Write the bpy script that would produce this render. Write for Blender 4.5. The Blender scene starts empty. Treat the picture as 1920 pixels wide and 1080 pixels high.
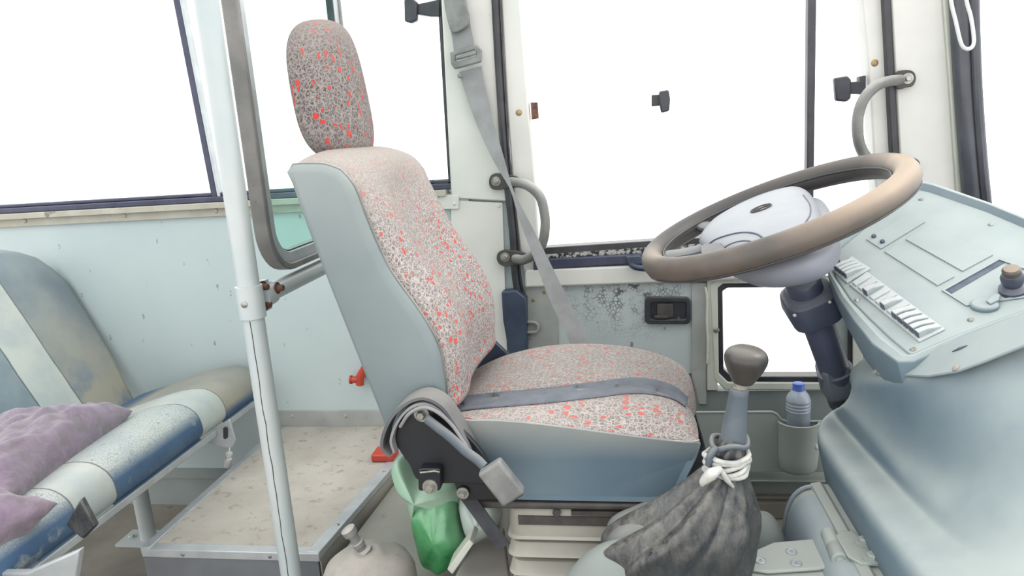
import bpy, bmesh, math, random
import numpy as np
from mathutils import Vector, Matrix
random.seed(7)
S = bpy.context.scene
COL = S.collection

# ------------------------------------------------------------------ camera, sky, exposure
F, PITCH, YAW, ROLL, CAMH = 1328.0, 0.21507, 0.15682, -0.066777, 1.0
def _rot(a, ax):
    c, s = math.cos(a), math.sin(a)
    return np.array({'x': [[1,0,0],[0,c,-s],[0,s,c]], 'y': [[c,0,s],[0,1,0],[-s,0,c]], 'z': [[c,-s,0],[s,c,0],[0,0,1]]}[ax])
CM = _rot(ROLL, 'z') @ _rot(PITCH, 'x') @ _rot(YAW, 'y')
def w_of(row): return Vector((row[0], row[2], -row[1]))
cam_data = bpy.data.cameras.new('camera'); cam = bpy.data.objects.new('camera', cam_data); COL.objects.link(cam)
cam_data.sensor_width = 36.0; cam_data.lens = F / 1920 * 36; cam_data.clip_start = 0.02
r_, d_, f_ = w_of(CM[0]), w_of(CM[1]), w_of(CM[2])
cam.matrix_world = Matrix(((r_.x, -d_.x, -f_.x, 0), (r_.y, -d_.y, -f_.y, 0), (r_.z, -d_.z, -f_.z, CAMH), (0, 0, 0, 1)))
S.camera = cam
S.view_settings.view_transform = 'Standard'; S.view_settings.look = 'None'
S.view_settings.gamma = 1.0; S.view_settings.use_curve_mapping = False
S.view_settings.exposure = 0.0

world = bpy.data.worlds.new('overcast_sky'); S.world = world; world.use_nodes = True
wt = world.node_tree; wt.nodes.clear()
wo = wt.nodes.new('ShaderNodeOutputWorld'); wb = wt.nodes.new('ShaderNodeBackground')
wb.inputs['Color'].default_value = (1.0, 0.995, 0.985, 1); wb.inputs['Strength'].default_value = 2.5
wt.links.new(wb.outputs[0], wo.inputs[0])
sd = bpy.data.lights.new('hazy_sun', 'SUN'); sd.energy = 1.1; sd.angle = math.radians(25); sd.color = (1, 0.97, 0.93)
sun = bpy.data.objects.new('hazy_sun', sd); COL.objects.link(sun)
sun.rotation_euler = Vector((-0.75, -0.1, -0.8)).to_track_quat('-Z', 'Y').to_euler()

# ------------------------------------------------------------------ a photo pixel to a place in the bus, at a given depth, height or length
def at(px, py, Y=None, Z=None, X=None, pl=None):
    d = CM.T @ np.array([px-960, py-540, F]); d = Vector((d[0], d[2], -d[1])); o = Vector((0, 0, CAMH))
    if pl is not None:
        t = (pl[0]-o).dot(pl[1]) / d.dot(pl[1])
    elif Y is not None: t = Y/d.y
    elif Z is not None: t = (Z-CAMH)/d.z
    else: t = X/d.x
    return o + d*t
def xz(px, py, Y): p = at(px, py, Y=Y); return (p.x, p.z)
def plane3(a, b, c):
    n = (b-a).cross(c-a).normalized()
    return (a, n)

# ------------------------------------------------------------------ materials
def lin(c): c /= 255.0; return c/12.92 if c <= 0.04045 else ((c+0.055)/1.055)**2.4
def C(r, g, b, k=0.62): return tuple(min(.95, lin(v)*k) for v in (r, g, b)) + (1,)
class NT:
    def __init__(s, name):
        s.m = bpy.data.materials.new(name); s.m.use_nodes = True; s.t = s.m.node_tree
        s.b = s.t.nodes['Principled BSDF']; s.tc = s.n('ShaderNodeTexCoord'); s.co = s.tc.outputs['Object']
    def n(s, typ, **kw):
        o = s.t.nodes.new(typ)
        for k, v in kw.items(): setattr(o, k, v)
        return o
    def l(s, a, b): s.t.links.new(a, b)
    def mapping(s, scale=(1,1,1), rot=(0,0,0), loc=(0,0,0), src=None):
        m = s.n('ShaderNodeMapping'); m.inputs['Scale'].default_value = scale; m.inputs['Rotation'].default_value = rot
        m.inputs['Location'].default_value = loc; s.l(src or s.co, m.inputs['Vector']); return m.outputs[0]
    def noise(s, scale, detail=4, rough=.55, src=None, dist=0):
        o = s.n('ShaderNodeTexNoise'); o.inputs['Scale'].default_value = scale; o.inputs['Detail'].default_value = detail
        o.inputs['Roughness'].default_value = rough; o.inputs['Distortion'].default_value = dist
        s.l(src or s.co, o.inputs['Vector']); return o.outputs['Fac']
    def vor(s, scale, src=None, feature='F1', rnd=1):
        o = s.n('ShaderNodeTexVoronoi', feature=feature); o.inputs['Scale'].default_value = scale
        o.inputs['Randomness'].default_value = rnd; s.l(src or s.co, o.inputs['Vector']); return o
    def ramp(s, f, a, b, va=0.0, vb=1.0):
        o = s.n('ShaderNodeMapRange'); s.l(f, o.inputs[0])
        for i, v in enumerate((a, b, va, vb)): o.inputs[i+1].default_value = v
        return o.outputs[0]
    def math(s, op, a, b=None):
        o = s.n('ShaderNodeMath', operation=op)
        for i, v in enumerate((a, b)):
            if v is None: continue
            if isinstance(v, (int, float)): o.inputs[i].default_value = v
            else: s.l(v, o.inputs[i])
        return o.outputs[0]
    def mix(s, f, a, b):
        o = s.n('ShaderNodeMix', data_type='RGBA')
        for sk, v in ((o.inputs[0], f), (o.inputs[6], a), (o.inputs[7], b)):
            if isinstance(v, (tuple, float, int)): sk.default_value = v
            else: s.l(v, sk)
        return o.outputs[2]
    def sep(s, src=None):
        o = s.n('ShaderNodeSeparateXYZ'); s.l(src or s.co, o.inputs[0]); return o.outputs
    def up(s, a=.2, b=.9):            # how far a surface faces up, where dust settles
        g = s.n('ShaderNodeNewGeometry'); return s.ramp(s.sep(g.outputs['Normal'])[2], a, b)
    def bump(s, h, strength=.3, dist=.002):
        o = s.n('ShaderNodeBump'); o.inputs['Strength'].default_value = strength; o.inputs['Distance'].default_value = dist
        s.l(h, o.inputs['Height']); s.l(o.outputs[0], s.b.inputs['Normal'])
    def done(s, col=None, rough=.6, metal=0.0, spec=None):
        if col is not None:
            if isinstance(col, tuple): s.b.inputs['Base Color'].default_value = col
            else: s.l(col, s.b.inputs['Base Color'])
        s.b.inputs['Roughness'].default_value = rough; s.b.inputs['Metallic'].default_value = metal
        if spec is not None: s.b.inputs['Specular IOR Level'].default_value = spec
        return s.m
def mottled(name, a, b, scale=8, rough=.6, metal=0.0, lo=.35, hi=.65, bump=0.0, bscale=120, dust=None, dlo=.2, dhi=.95, damt=.8, grime=None, gscale=20, glo=.62, ghi=.7, spec=None):
    n = NT(name); col = n.mix(n.ramp(n.noise(scale), lo, hi), a, b)
    if grime: col = n.mix(n.math('MULTIPLY', n.ramp(n.noise(gscale, 8, .7), glo, ghi), .8), col, grime)
    if dust:
        f = n.math('MULTIPLY', n.up(dlo, dhi), n.ramp(n.noise(scale*3, 6), .25, .6, damt*.6, damt)); col = n.mix(f, col, dust)
    if bump: n.bump(n.noise(bscale, 5), bump)
    return n.done(col, rough, metal, spec)

# ------------------------------------------------------------------ mesh helpers
def new(): return bmesh.new()
def link(name, bm, m, parent=None, smooth=True, angle=35, bevel=0, bseg=2, sub=0, solid=0, soff=0, loc=None):
    bmesh.ops.recalc_face_normals(bm, faces=bm.faces)
    me = bpy.data.meshes.new(name); bm.to_mesh(me); bm.free()
    for x in (m if isinstance(m, (list, tuple)) else [m]): me.materials.append(x)
    o = bpy.data.objects.new(name, me); COL.objects.link(o)
    if smooth:
        me.polygons.foreach_set('use_smooth', [True]*len(me.polygons))
        if angle < 180: me.set_sharp_from_angle(angle=math.radians(angle))
    if solid:
        k = o.modifiers.new('solid', 'SOLIDIFY'); k.thickness = solid; k.offset = soff
    if bevel:
        k = o.modifiers.new('bevel', 'BEVEL'); k.width = bevel; k.segments = bseg; k.limit_method = 'ANGLE'; k.angle_limit = math.radians(35); k.harden_normals = False
    if sub:
        k = o.modifiers.new('sub', 'SUBSURF'); k.levels = k.render_levels = sub
    if parent:
        o.parent = parent; o.location = -Vector(parent['origin']) if 'origin' in parent else (0, 0, 0)
    return o
def thing(name, label, cat, loc, group=None):
    o = bpy.data.objects.new(name, None); COL.objects.link(o); o.empty_display_size = .05
    o.location = loc; o['origin'] = tuple(loc); o['label'] = label; o['category'] = cat
    if group: o['group'] = group
    return o
def tag(o, label, cat, group=None):
    o['label'] = label; o['category'] = cat
    if group: o['group'] = group
    return o
def struct(name, bm, m, **k):
    o = link(name, bm, m, **k); o['kind'] = 'structure'; return o
def sgroup(name):
    o = bpy.data.objects.new(name, None); COL.objects.link(o); o['kind'] = 'structure'; o['origin'] = (0,0,0); return o
def box(bm, lo, hi):
    x0,y0,z0 = lo; x1,y1,z1 = hi
    v = [bm.verts.new(p) for p in ((x0,y0,z0),(x1,y0,z0),(x1,y1,z0),(x0,y1,z0),(x0,y0,z1),(x1,y0,z1),(x1,y1,z1),(x0,y1,z1))]
    for f in ((0,3,2,1),(4,5,6,7),(0,1,5,4),(1,2,6,5),(2,3,7,6),(3,0,4,7)): bm.faces.new([v[i] for i in f])
def obox(bm, c, u, v, w):             # box from a centre and three half vectors
    c, u, v, w = map(Vector, (c, u, v, w)); q = []
    for s in (-1, 1):
        for a, b in ((-1,-1),(1,-1),(1,1),(-1,1)): q.append(bm.verts.new(c+u*a+v*b+w*s))
    for f in ((0,3,2,1),(4,5,6,7),(0,1,5,4),(1,2,6,5),(2,3,7,6),(3,0,4,7)): bm.faces.new([q[i] for i in f])
def prism(bm, pts, vec):
    pts = [Vector(p) for p in pts]; vec = Vector(vec)
    a = [bm.verts.new(p) for p in pts]; b = [bm.verts.new(p+vec) for p in pts]; n = len(pts)
    bm.faces.new(a); bm.faces.new(b[::-1])
    for i in range(n): bm.faces.new((a[i], b[i], b[(i+1) % n], a[(i+1) % n]))
def slab(bm, px, Y0, Y1):             # outline at depth Y0, real thickness to depth Y1
    prism(bm, [at(x, y, Y=Y0) for x, y in px], (0, Y1-Y0, 0))
def ring_prism(bm, outer, inner, vec):
    vec = Vector(vec); n = len(outer)
    A = [bm.verts.new(p) for p in outer]; B = [bm.verts.new(p) for p in inner]
    A2 = [bm.verts.new(Vector(p)+vec) for p in outer]; B2 = [bm.verts.new(Vector(p)+vec) for p in inner]
    for i in range(n):
        j = (i+1) % n
        bm.faces.new((A[i],A[j],B[j],B[i])); bm.faces.new((A2[i],B2[i],B2[j],A2[j]))
        bm.faces.new((A[i],A2[i],A2[j],A[j])); bm.faces.new((B[i],B[j],B2[j],B2[i]))
def catmull(P, n=8, closed=False):
    P = [Vector(p) for p in P]; N = len(P); out = []
    for i in range(N if closed else N-1):
        p1, p2 = P[i], P[(i+1) % N]
        p0 = P[i-1] if (closed or i > 0) else p1*2-p2
        p3 = P[(i+2) % N] if (closed or i+2 < N) else p2*2-p1
        for k in range(n):
            t = k/n
            out.append(.5*((2*p1)+(p2-p0)*t+(2*p0-5*p1+4*p2-p3)*t*t+(3*p1-p0-3*p2+p3)*t**3))
    if not closed: out.append(P[-1])
    return out
def smooth2(pts, n=6, closed=False):
    return [(v.x, v.y) for v in catmull([(a, b, 0) for a, b in pts], n, closed)]
def frames(P, closed=False):
    N = len(P); T = []
    for i in range(N):
        a = P[i-1] if (i > 0 or closed) else P[i]; b = P[(i+1) % N] if (i < N-1 or closed) else P[i]
        T.append((b-a).normalized())
    r = Vector((0,0,1)) if abs(T[0].z) < .9 else Vector((1,0,0))
    u = (r-T[0]*r.dot(T[0])).normalized(); U = [u]
    for i in range(1, N):
        u = U[-1]-T[i]*U[-1].dot(T[i]); U.append(u.normalized())
    return T, U, [T[i].cross(U[i]) for i in range(N)]
def tube(bm, pts, r, seg=12, closed=False, n=0, sq=None):
    P = catmull(pts, n, closed) if n else [Vector(p) for p in pts]; N = len(P)
    if not isinstance(r, (int, float)):
        R = [r[min(int(i*(len(r)-1)/(N-1)), len(r)-2)]*(1-((i*(len(r)-1)/(N-1)) % 1 if i < N-1 else 1))+r[min(int(i*(len(r)-1)/(N-1)), len(r)-2)+1]*((i*(len(r)-1)/(N-1)) % 1 if i < N-1 else 1) for i in range(N)]
    else: R = [r]*N
    T, U, W = frames(P, closed); rings = []
    for i in range(N):
        rings.append([bm.verts.new(P[i]+(U[i]*math.cos(2*math.pi*k/seg)*(sq[0] if sq else 1)+W[i]*math.sin(2*math.pi*k/seg)*(sq[1] if sq else 1))*R[i]) for k in range(seg)])
    for i in range(N if closed else N-1):
        a, b = rings[i], rings[(i+1) % N]
        for k in range(seg): bm.faces.new((a[k], a[(k+1) % seg], b[(k+1) % seg], b[k]))
    if not closed: bm.faces.new(rings[0][::-1]); bm.faces.new(rings[-1])
def basis(axis):
    w = Vector(axis).normalized(); r = Vector((0,0,1)) if abs(w.z) < .9 else Vector((1,0,0))
    u = r.cross(w).normalized(); return u, w.cross(u), w
def lathe(bm, prof, o, axis=(0,0,1), seg=24, ell=(1,1), U=None):
    u, v, w = basis(axis); o = Vector(o)
    if U is not None: u = Vector(U).normalized(); v = w.cross(u)
    rings = []
    for r, h in prof:
        if r < 1e-6: rings.append([bm.verts.new(o+w*h)])
        else: rings.append([bm.verts.new(o+w*h+(u*math.cos(2*math.pi*k/seg)*ell[0]+v*math.sin(2*math.pi*k/seg)*ell[1])*r) for k in range(seg)])
    for a, b in zip(rings, rings[1:]):
        for k in range(seg):
            j = (k+1) % seg
            if len(a) == 1 and len(b) == 1: continue
            if len(a) == 1: bm.faces.new((a[0], b[j], b[k]))
            elif len(b) == 1: bm.faces.new((a[k], a[j], b[0]))
            else: bm.faces.new((a[k], a[j], b[j], b[k]))
    for q, s in ((rings[0], -1), (rings[-1], 1)):
        if len(q) > 1: bm.faces.new(q[::s])
def loft(bm, rings, caps=True, closed=True):
    V = [[bm.verts.new(p) for p in r] for r in rings]; n = len(V[0])
    for a, b in zip(V, V[1:]):
        for k in range(n if closed else n-1):
            j = (k+1) % n; bm.faces.new((a[k], a[j], b[j], b[k]))
    if caps and closed: bm.faces.new(V[0][::-1]); bm.faces.new(V[-1])
    return V
def ribbon(bm, pts, wid, th=.0015, n=6):
    """webbing: pts centre line, wid width vectors (same count)"""
    P = catmull(pts, n); W = catmull(wid, n); N = len(P); rings = []
    for i in range(N):
        t = (P[min(i+1, N-1)]-P[max(i-1, 0)]).normalized(); w = W[i]*.5; nn = t.cross(w).normalized()*th*.5
        rings.append([P[i]-w-nn, P[i]+w-nn, P[i]+w+nn, P[i]-w+nn])
    loft(bm, rings)
def bolt(bm, c, axis, r=.007, h=.006, hexa=True):
    lathe(bm, [(r*1.7, 0), (r*1.7, h*.25)], c, axis, 16)
    lathe(bm, [(r, h*.25), (r, h*.9), (r*.8, h*1.15)], c, axis, 6 if hexa else 12)
def screw(bm, c, axis, r=.005):
    lathe(bm, [(r, -.001), (r, .0008), (r*.7, .0022), (0, .0027)], c, axis, 12)
def camray(px, py):
    d = CM.T @ np.array([px-960, py-540, F]); return Vector((d[0], d[2], -d[1])).normalized()
def bvh(o):
    from mathutils.bvhtree import BVHTree
    bpy.context.view_layer.update(); return BVHTree.FromObject(o, bpy.context.evaluated_depsgraph_get())
def lay(tree, px, py, off=.002, Y=1.3):   # the point of a surface seen at a photo position, lifted off it
    h = tree.ray_cast(Vector((0, 0, CAMH)), camray(px, py))
    n_ = h[1] if not h[0] or h[1].dot(camray(px, py)) < 0 else -h[1]
    return h[0]+n_*off if h[0] else at(px, py, Y=Y)
def each(name, items, fn, m, parent, **k):
    for it in items:
        bm = new(); fn(bm, it); link(name, bm, m, parent, **k)
def rrect(cx, cy, w, h, r, n=5):      # rounded rectangle outline in 2D
    o = []
    for sx, sy, a0 in ((1,1,0),(-1,1,90),(-1,-1,180),(1,-1,270)):
        for k in range(n+1):
            a = math.radians(a0+90*k/n); o.append((cx+sx*(w/2-r)+r*math.cos(a), cy+sy*(h/2-r)+r*math.sin(a)))
    return o
# ------------------------------------------------------------------ material library
def wall_paint(name, base, base2, fleck, spot=None, spot_r=.1, dens=.84):
    n = NT(name); col = n.mix(n.ramp(n.noise(3, 4), .35, .65), base, base2)
    m = n.mapping((1, 1, .45), (.0, .9, .0)); v = n.vor(30, src=m); d = v.outputs['Distance']
    sel = n.ramp(n.sep(v.outputs['Color'])[0], dens, dens+.01)
    thin = n.ramp(n.noise(90, 3), .5, .56)
    f = n.math('MULTIPLY', n.math('MULTIPLY', n.ramp(d, .16, .11), sel), thin); col = n.mix(n.math('MULTIPLY', f, .75), col, fleck)
    if spot:
        g = n.n('ShaderNodeVectorMath', operation='DISTANCE'); n.l(n.mapping((.75, 0, 1), loc=(0,0,0)), g.inputs[0]); g.inputs[1].default_value = (spot[0]*.75, 0, spot[2])
        e = n.vor(95, src=None, feature='DISTANCE_TO_EDGE').outputs['Distance']
        k = n.math('MULTIPLY', n.ramp(e, .13, .04), n.math('MULTIPLY', n.ramp(g.outputs['Value'], spot_r, spot_r*.25), n.ramp(n.noise(30, 5), .42, .56)))
        col = n.mix(k, col, fleck)
    n.bump(n.noise(60, 4), .06); return n.done(col, .5)
M = {}
M['panel'] = wall_paint('pale_blue_panel', C(213,229,229), C(205,222,223), C(150,140,125), dens=.42)
M['door_panel'] = wall_paint('scratched_door_panel', C(212,224,224), C(200,212,214), C(95,92,88), spot=(0.02, 1.9, .60), spot_r=.19, dens=.68)
M['cream'] = mottled('aged_cream_paint', C(222,226,214), C(208,212,200), 10, .5, grime=C(165,150,125), gscale=14, glo=.66, ghi=.72)
M['white_paint'] = mottled('white_pillar_paint', C(244,242,237), C(231,231,225), 6, .5, grime=C(150,145,130), gscale=22, glo=.68, ghi=.72)
M['grey_paint'] = mottled('weathered_grey_paint', C(192,196,192), C(170,174,170), 10, .55, grime=C(110,105,98), gscale=25, glo=.64, ghi=.7)
M['dust_trim'] = mottled('dusty_sill_trim', C(205,203,190), C(190,186,170), 14, .6, grime=C(120,110,100), gscale=18, glo=.62, ghi=.66)
M['under_wall'] = mottled('dull_green_grey_paint', C(168,178,175), C(150,162,160), 5, .6)
M['navy_rubber'] = mottled('navy_rubber', C(44,48,72,.8), C(60,64,88,.8), 20, .45, grime=C(120,120,120), gscale=60, glo=.66, ghi=.72)
M['black_rubber'] = mottled('black_rubber', C(36,36,42,.8), C(56,56,62,.8), 18, .4, dust=C(150,150,145), damt=.5)
M['windshield_rubber'] = mottled('windshield_rubber', C(58,60,68,.8), C(84,86,94,.8), 8, .28)
M['speckled'] = mottled('flaking_sill', C(190,190,184), C(40,40,42), 90, .7, lo=.47, hi=.53)
M['floor'] = mottled('dirty_grey_floor', C(158,152,140), C(132,128,118), 7, .8, grime=C(100,92,84), gscale=12)
M['dust_deck'] = mottled('dusty_deck', C(204,199,189), C(186,180,170), 6, .9, bump=.35, bscale=60, grime=C(148,142,128), gscale=34, glo=.56, ghi=.66)
M['grey_deck'] = mottled('grey_green_deck', C(166,166,156), C(150,152,143), 7, .8, grime=C(128,124,114), gscale=14)
M['riser'] = mottled('grey_riser', C(128,132,138), C(116,120,126), 12, .6)
M['alu'] = mottled('dull_aluminium', C(216,221,223), C(196,202,206), 20, .4, .35)
M['pole'] = mottled('pale_blue_pole_paint', C(196,208,210), C(212,219,218), 6, .35, grime=C(160,166,160), gscale=9, glo=.66, ghi=.72)
M['rust'] = mottled('rusty_steel', C(140,95,75), C(95,72,62), 80, .7, .3)
M['steel'] = mottled('zinc_bolt', C(205,205,198), C(160,158,150), 60, .35, .7)
M['handle_grey'] = mottled('worn_grey_handle', C(120,120,118), C(150,148,145), 14, .45, dust=C(205,203,198), grime=C(95,82,72), gscale=40)
M['handle_dark'] = mottled('dirty_dark_steel', C(88,82,78), C(66,64,64), 30, .6)
M['black_plastic'] = mottled('black_plastic', C(34,36,44,.9), C(52,54,62,.9), 20, .45, dust=C(130,132,130), damt=.5)
M['black_paint'] = mottled('black_painted_steel', C(20,22,28,.6), C(32,36,44,.6), 12, .35, grime=C(110,115,120), gscale=70, glo=.72, ghi=.76)
M['navy_steel'] = mottled('chipped_navy_steel', C(36,48,68,.9), C(52,64,84,.9), 12, .4, grime=C(150,155,155), gscale=40, glo=.68, ghi=.72)
M['webbing'] = mottled('grey_belt_webbing', C(160,160,162), C(144,144,146), 20, .7)
M['webbing_dark'] = mottled('dark_belt_webbing', C(40,42,48,.7), C(58,60,66,.7), 30, .7)
M['webbing_mid'] = mottled('slate_belt_webbing', C(122,128,138), C(106,112,122), 40, .7)
M['belt_dusty'] = mottled('dusty_dark_webbing', C(96,98,104), C(120,120,120), 12, .7, dust=C(160,158,152))
M['belt_plastic'] = mottled('grey_belt_plastic', C(150,152,150), C(120,122,122), 25, .5)
M['red'] = mottled('orange_red_plastic', C(196,72,48,.8), C(176,60,42,.8), 20, .45, grime=C(130,60,40))
M['dash'] = mottled('dusty_blue_grey_dash', C(164,180,184), C(150,168,174), 5, .6, dust=C(198,209,206), dlo=.1, dhi=.8, bump=.05, bscale=300)
M['dash_side'] = mottled('console_side_plastic', C(110,134,152), C(138,160,170), 4, .55, dust=C(196,207,204), dlo=-.02, dhi=.72, damt=.95, bump=.04, bscale=250)
M['switch'] = mottled('dusty_switch', C(185,196,200), C(205,214,216), 60, .5, dust=C(226,232,230))
M['switch_dark'] = mottled('switch_side', C(80,90,108), C(105,115,130), 60, .5)
M['hatch'] = mottled('green_grey_moulding', C(188,198,194), C(170,182,180), 5, .65, dust=C(205,208,200))
M['mound'] = mottled('grey_moulding', C(150,160,157), C(134,146,144), 5, .7, dust=C(168,172,164), damt=.5)
M['hatch_blue'] = mottled('blue_grey_moulding', C(140,156,170), C(160,174,182), 4, .6, dust=C(196,206,206))
M['rim'] = mottled('worn_brown_rim', C(86,81,78), C(112,99,90), 7, .5, dust=C(198,180,160), dlo=.35, dhi=1., damt=.8, grime=C(70,66,64), gscale=9, glo=.52, ghi=.62)
M['hub'] = mottled('lilac_grey_hub', C(154,158,172), C(166,169,179), 6, .5, dust=C(180,184,188))
M['column'] = mottled('slate_column_plastic', C(92,98,122), C(70,76,94), 6, .4, dust=C(160,165,172))
M['knob'] = mottled('dark_brown_knob', C(54,51,50), C(74,70,67), 8, .35, dust=C(142,136,128), dlo=.4, dhi=1., damt=.65)
M['sleeve'] = mottled('slate_sleeve', C(92,104,116), C(110,120,128), 20, .5, dust=C(150,150,145))
M['leather_grey'] = mottled('dusty_grey_leatherette', C(132,138,138), C(110,116,118), 7, .6, dust=C(160,160,152), damt=.6, bump=.3, bscale=60)
def boot_mat():
    n = NT('dusty_black_leatherette'); m = n.mapping((1,1,.45)); a = n.noise(60, 9, .75, src=m)
    col = n.mix(n.ramp(n.noise(9), .35, .65), C(30,35,42), C(58,64,72)); d = n.math('MULTIPLY', n.ramp(a, .36, .66), n.up(-.35, .75)); col = n.mix(n.math('MULTIPLY', d, .85), col, C(146,144,136))
    n.bump(n.noise(80, 5), .5); return n.done(col, .38)
M['leather'] = boot_mat()
M['cloth_tie'] = mottled('white_rag', C(226,226,220), C(180,182,180), 40, .9)
M['green_bag'] = mottled('green_plastic', C(92,180,114), C(60,152,88), 22, .22, dust=C(168,218,182), dlo=-.3, dhi=.9, damt=.75, bump=.6, bscale=45)
M['pale_green_bag'] = mottled('pale_green_plastic', C(186,216,192), C(158,200,172), 14, .3, bump=.5, bscale=40)
M['white_bag'] = mottled('white_plastic', C(216,228,220), C(190,208,202), 14, .35)
M['beige_plastic'] = mottled('dusty_beige_plastic', C(182,180,168), C(166,164,154), 8, .7, dust=C(205,203,192), damt=.6)
M['mauve'] = mottled('dusty_mauve_box', C(178,170,168), C(160,152,152), 6, .8, dust=C(196,190,184), grime=C(160,100,98), gscale=7, glo=.62, ghi=.7)
M['stone'] = mottled('dusty_gaiter', C(178,173,166), C(152,146,140), 18, .85, dust=C(190,186,178), grime=C(130,104,92), gscale=16, glo=.56, ghi=.66)
M['bottle'] = mottled('dusty_blue_plastic', C(176,190,206), C(192,202,214), 30, .3)
M['blue_cap'] = mottled('blue_cap', C(64,92,176,.9), C(80,106,186,.9), 30, .4)
M['pocket'] = mottled('grey_green_pocket', C(184,194,188), C(172,182,176), 6, .65)
M['wire'] = mottled('white_cable', C(235,235,235,.7), C(225,225,225,.7), 10, .5)
M['gold'] = mottled('brass_rivet', C(190,165,120), C(170,140,100), 40, .4, .5)
def rim_mat():
    n = NT('worn_rim_dark_far_side'); o = n.sep(); wob = n.math('MULTIPLY', n.noise(6, 4), .16)
    col = n.mix(n.ramp(n.noise(9, 6), .4, .62), C(88,82,78), C(112,101,92))
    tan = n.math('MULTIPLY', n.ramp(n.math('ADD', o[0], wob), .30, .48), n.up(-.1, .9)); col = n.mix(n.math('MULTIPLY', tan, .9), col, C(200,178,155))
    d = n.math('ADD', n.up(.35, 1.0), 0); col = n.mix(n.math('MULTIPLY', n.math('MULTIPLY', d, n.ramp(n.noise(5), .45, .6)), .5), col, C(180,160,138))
    dark = n.ramp(n.math('ADD', o[1], n.math('MULTIPLY', n.noise(14, 5), .06)), 1.36, 1.44, 0, .85); col = n.mix(dark, col, C(66,64,64))  # rim colour darkens towards the far side of the wheel
    n.bump(n.noise(60, 5), .15); return n.done(col, .5)
def vinyl(name, a, b, dust, z0, z1, rough=.5):
    n = NT(name); col = n.mix(n.ramp(n.noise(6), .35, .65), a, b); z = n.sep()[2]
    f = n.math('MULTIPLY', n.ramp(z, z0, z1), n.ramp(n.noise(4, 5), .3, .55, .55, 1.0)); col = n.mix(f, col, dust)
    h = n.math('ADD', n.noise(9, 2), n.math('MULTIPLY', n.noise(220, 3), .12)); n.bump(h, .12, .01); return n.done(col, rough)
def fabric(name, dust_z=None, netc=C(212,205,203), inkc=(C(178,168,165), C(84,76,76)), stretch=(1.3,1.3,.95), dust=C(188,182,174)):
    """seat cloth: light crazed net over scribbled dark grey, with scattered red blocks"""
    n = NT(name); w = n.n('ShaderNodeVectorMath', operation='ADD'); nz = n.n('ShaderNodeTexNoise'); nz.inputs['Scale'].default_value = 55
    n.l(n.co, nz.inputs['Vector']); sc = n.n('ShaderNodeVectorMath', operation='SCALE'); n.l(nz.outputs['Color'], sc.inputs[0]); sc.inputs['Scale'].default_value = .012
    n.l(n.co, w.inputs[0]); n.l(sc.outputs[0], w.inputs[1])
    m = n.mapping(stretch, src=w.outputs[0])
    v = n.vor(96, src=m, rnd=.62); e = n.vor(96, src=m, feature='DISTANCE_TO_EDGE', rnd=.8).outputs['Distance']
    r = n.sep(v.outputs['Color'])
    net = n.ramp(e, .085, .04)
    scr = n.math('ABSOLUTE', n.math('SUBTRACT', n.noise(240, 2, .6), .5)); scr = n.ramp(scr, .05, .02)
    base = n.mix(scr, inkc[0], inkc[1])
    red = n.ramp(r[0], .865, .875); inner = n.ramp(e, .1, .16); rim = n.math('MULTIPLY', red, n.ramp(e, .14, .1))
    col = n.mix(n.math('MULTIPLY', red, inner), base, C(214,62,56,.75)); col = n.mix(n.math('MULTIPLY', rim, .8), col, C(70,58,58))
    col = n.mix(n.math('MULTIPLY', net, .8), col, netc)
    f = n.ramp(n.noise(5, 4), .35, .75, .0, .5)
    if dust_z: f = n.math('MAXIMUM', f, n.math('MULTIPLY', n.ramp(n.sep()[2], *dust_z), .85))
    g = n.n('ShaderNodeNewGeometry'); f = n.math('MAXIMUM', f, n.ramp(n.sep(g.outputs['Normal'])[2], .3, 1.2, 0, .55))
    col = n.mix(f, col, dust); n.bump(n.math('ADD', e, n.noise(400, 2)), .25, .002); return n.done(col, .9, spec=.1)
def glass(name, tint, gloss=.06):
    m = bpy.data.materials.new(name); m.use_nodes = True; t = m.node_tree; t.nodes.remove(t.nodes['Principled BSDF'])
    a = t.nodes.new('ShaderNodeBsdfTransparent'); a.inputs[0].default_value = tint
    g = t.nodes.new('ShaderNodeBsdfGlossy'); g.inputs['Roughness'].default_value = .03
    x = t.nodes.new('ShaderNodeMixShader'); x.inputs[0].default_value = gloss
    t.links.new(a.outputs[0], x.inputs[1]); t.links.new(g.outputs[0], x.inputs[2]); t.links.new(x.outputs[0], t.nodes['Material Output'].inputs[0]); return m
M['glass'] = glass('clear_window_glass', (.97, .98, .98, 1))
M['green_glass'] = glass('green_tinted_glass', (.80, .975, .93, 1))
M['clear_plastic'] = glass('clear_bottle_plastic', (.8, .85, .9, 1), .12)

# ------------------------------------------------------------------ the bus body
W = 1.9                                # inner face of the driver's side
FL = -0.10                             # floor height
sx = lambda px, py: at(px, py, Y=W).x
sz = lambda px, py: at(px, py, Y=W).z
bm = new(); box(bm, (-3.2, -1.6, FL-.05), (1.6, W+.06, FL)); struct('floor', bm, M['floor'])
bm = new(); box(bm, (-3.2, W, FL), (-1.0, W+.05, .02)); box(bm, (-3.2, W-.012, .0), (-1.0, W+.02, .03)); struct('baseboard_left', bm, M['under_wall'])
bm = new(); box(bm, (-3.2, W, .02), (-.235, W+.05, .83)); box(bm, (-1.0, W, FL), (-.235, W+.05, .02)); struct('wall_left', bm, M['panel'])
# riveted lower strip of the wall above the raised deck
bm = new(); box(bm, (-1.08, W-.006, .17), (-.70, W+.002, .222)); box(bm, (-.72, W-.004, .17), (-.2, W+.002, .205))
for x in (-1.0, -.83, -.6, -.4): screw(bm, (x, W-.006, .205), (0,-1,0), .006)
struct('trim_1', bm, M['grey_paint'], bevel=.001)
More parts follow.
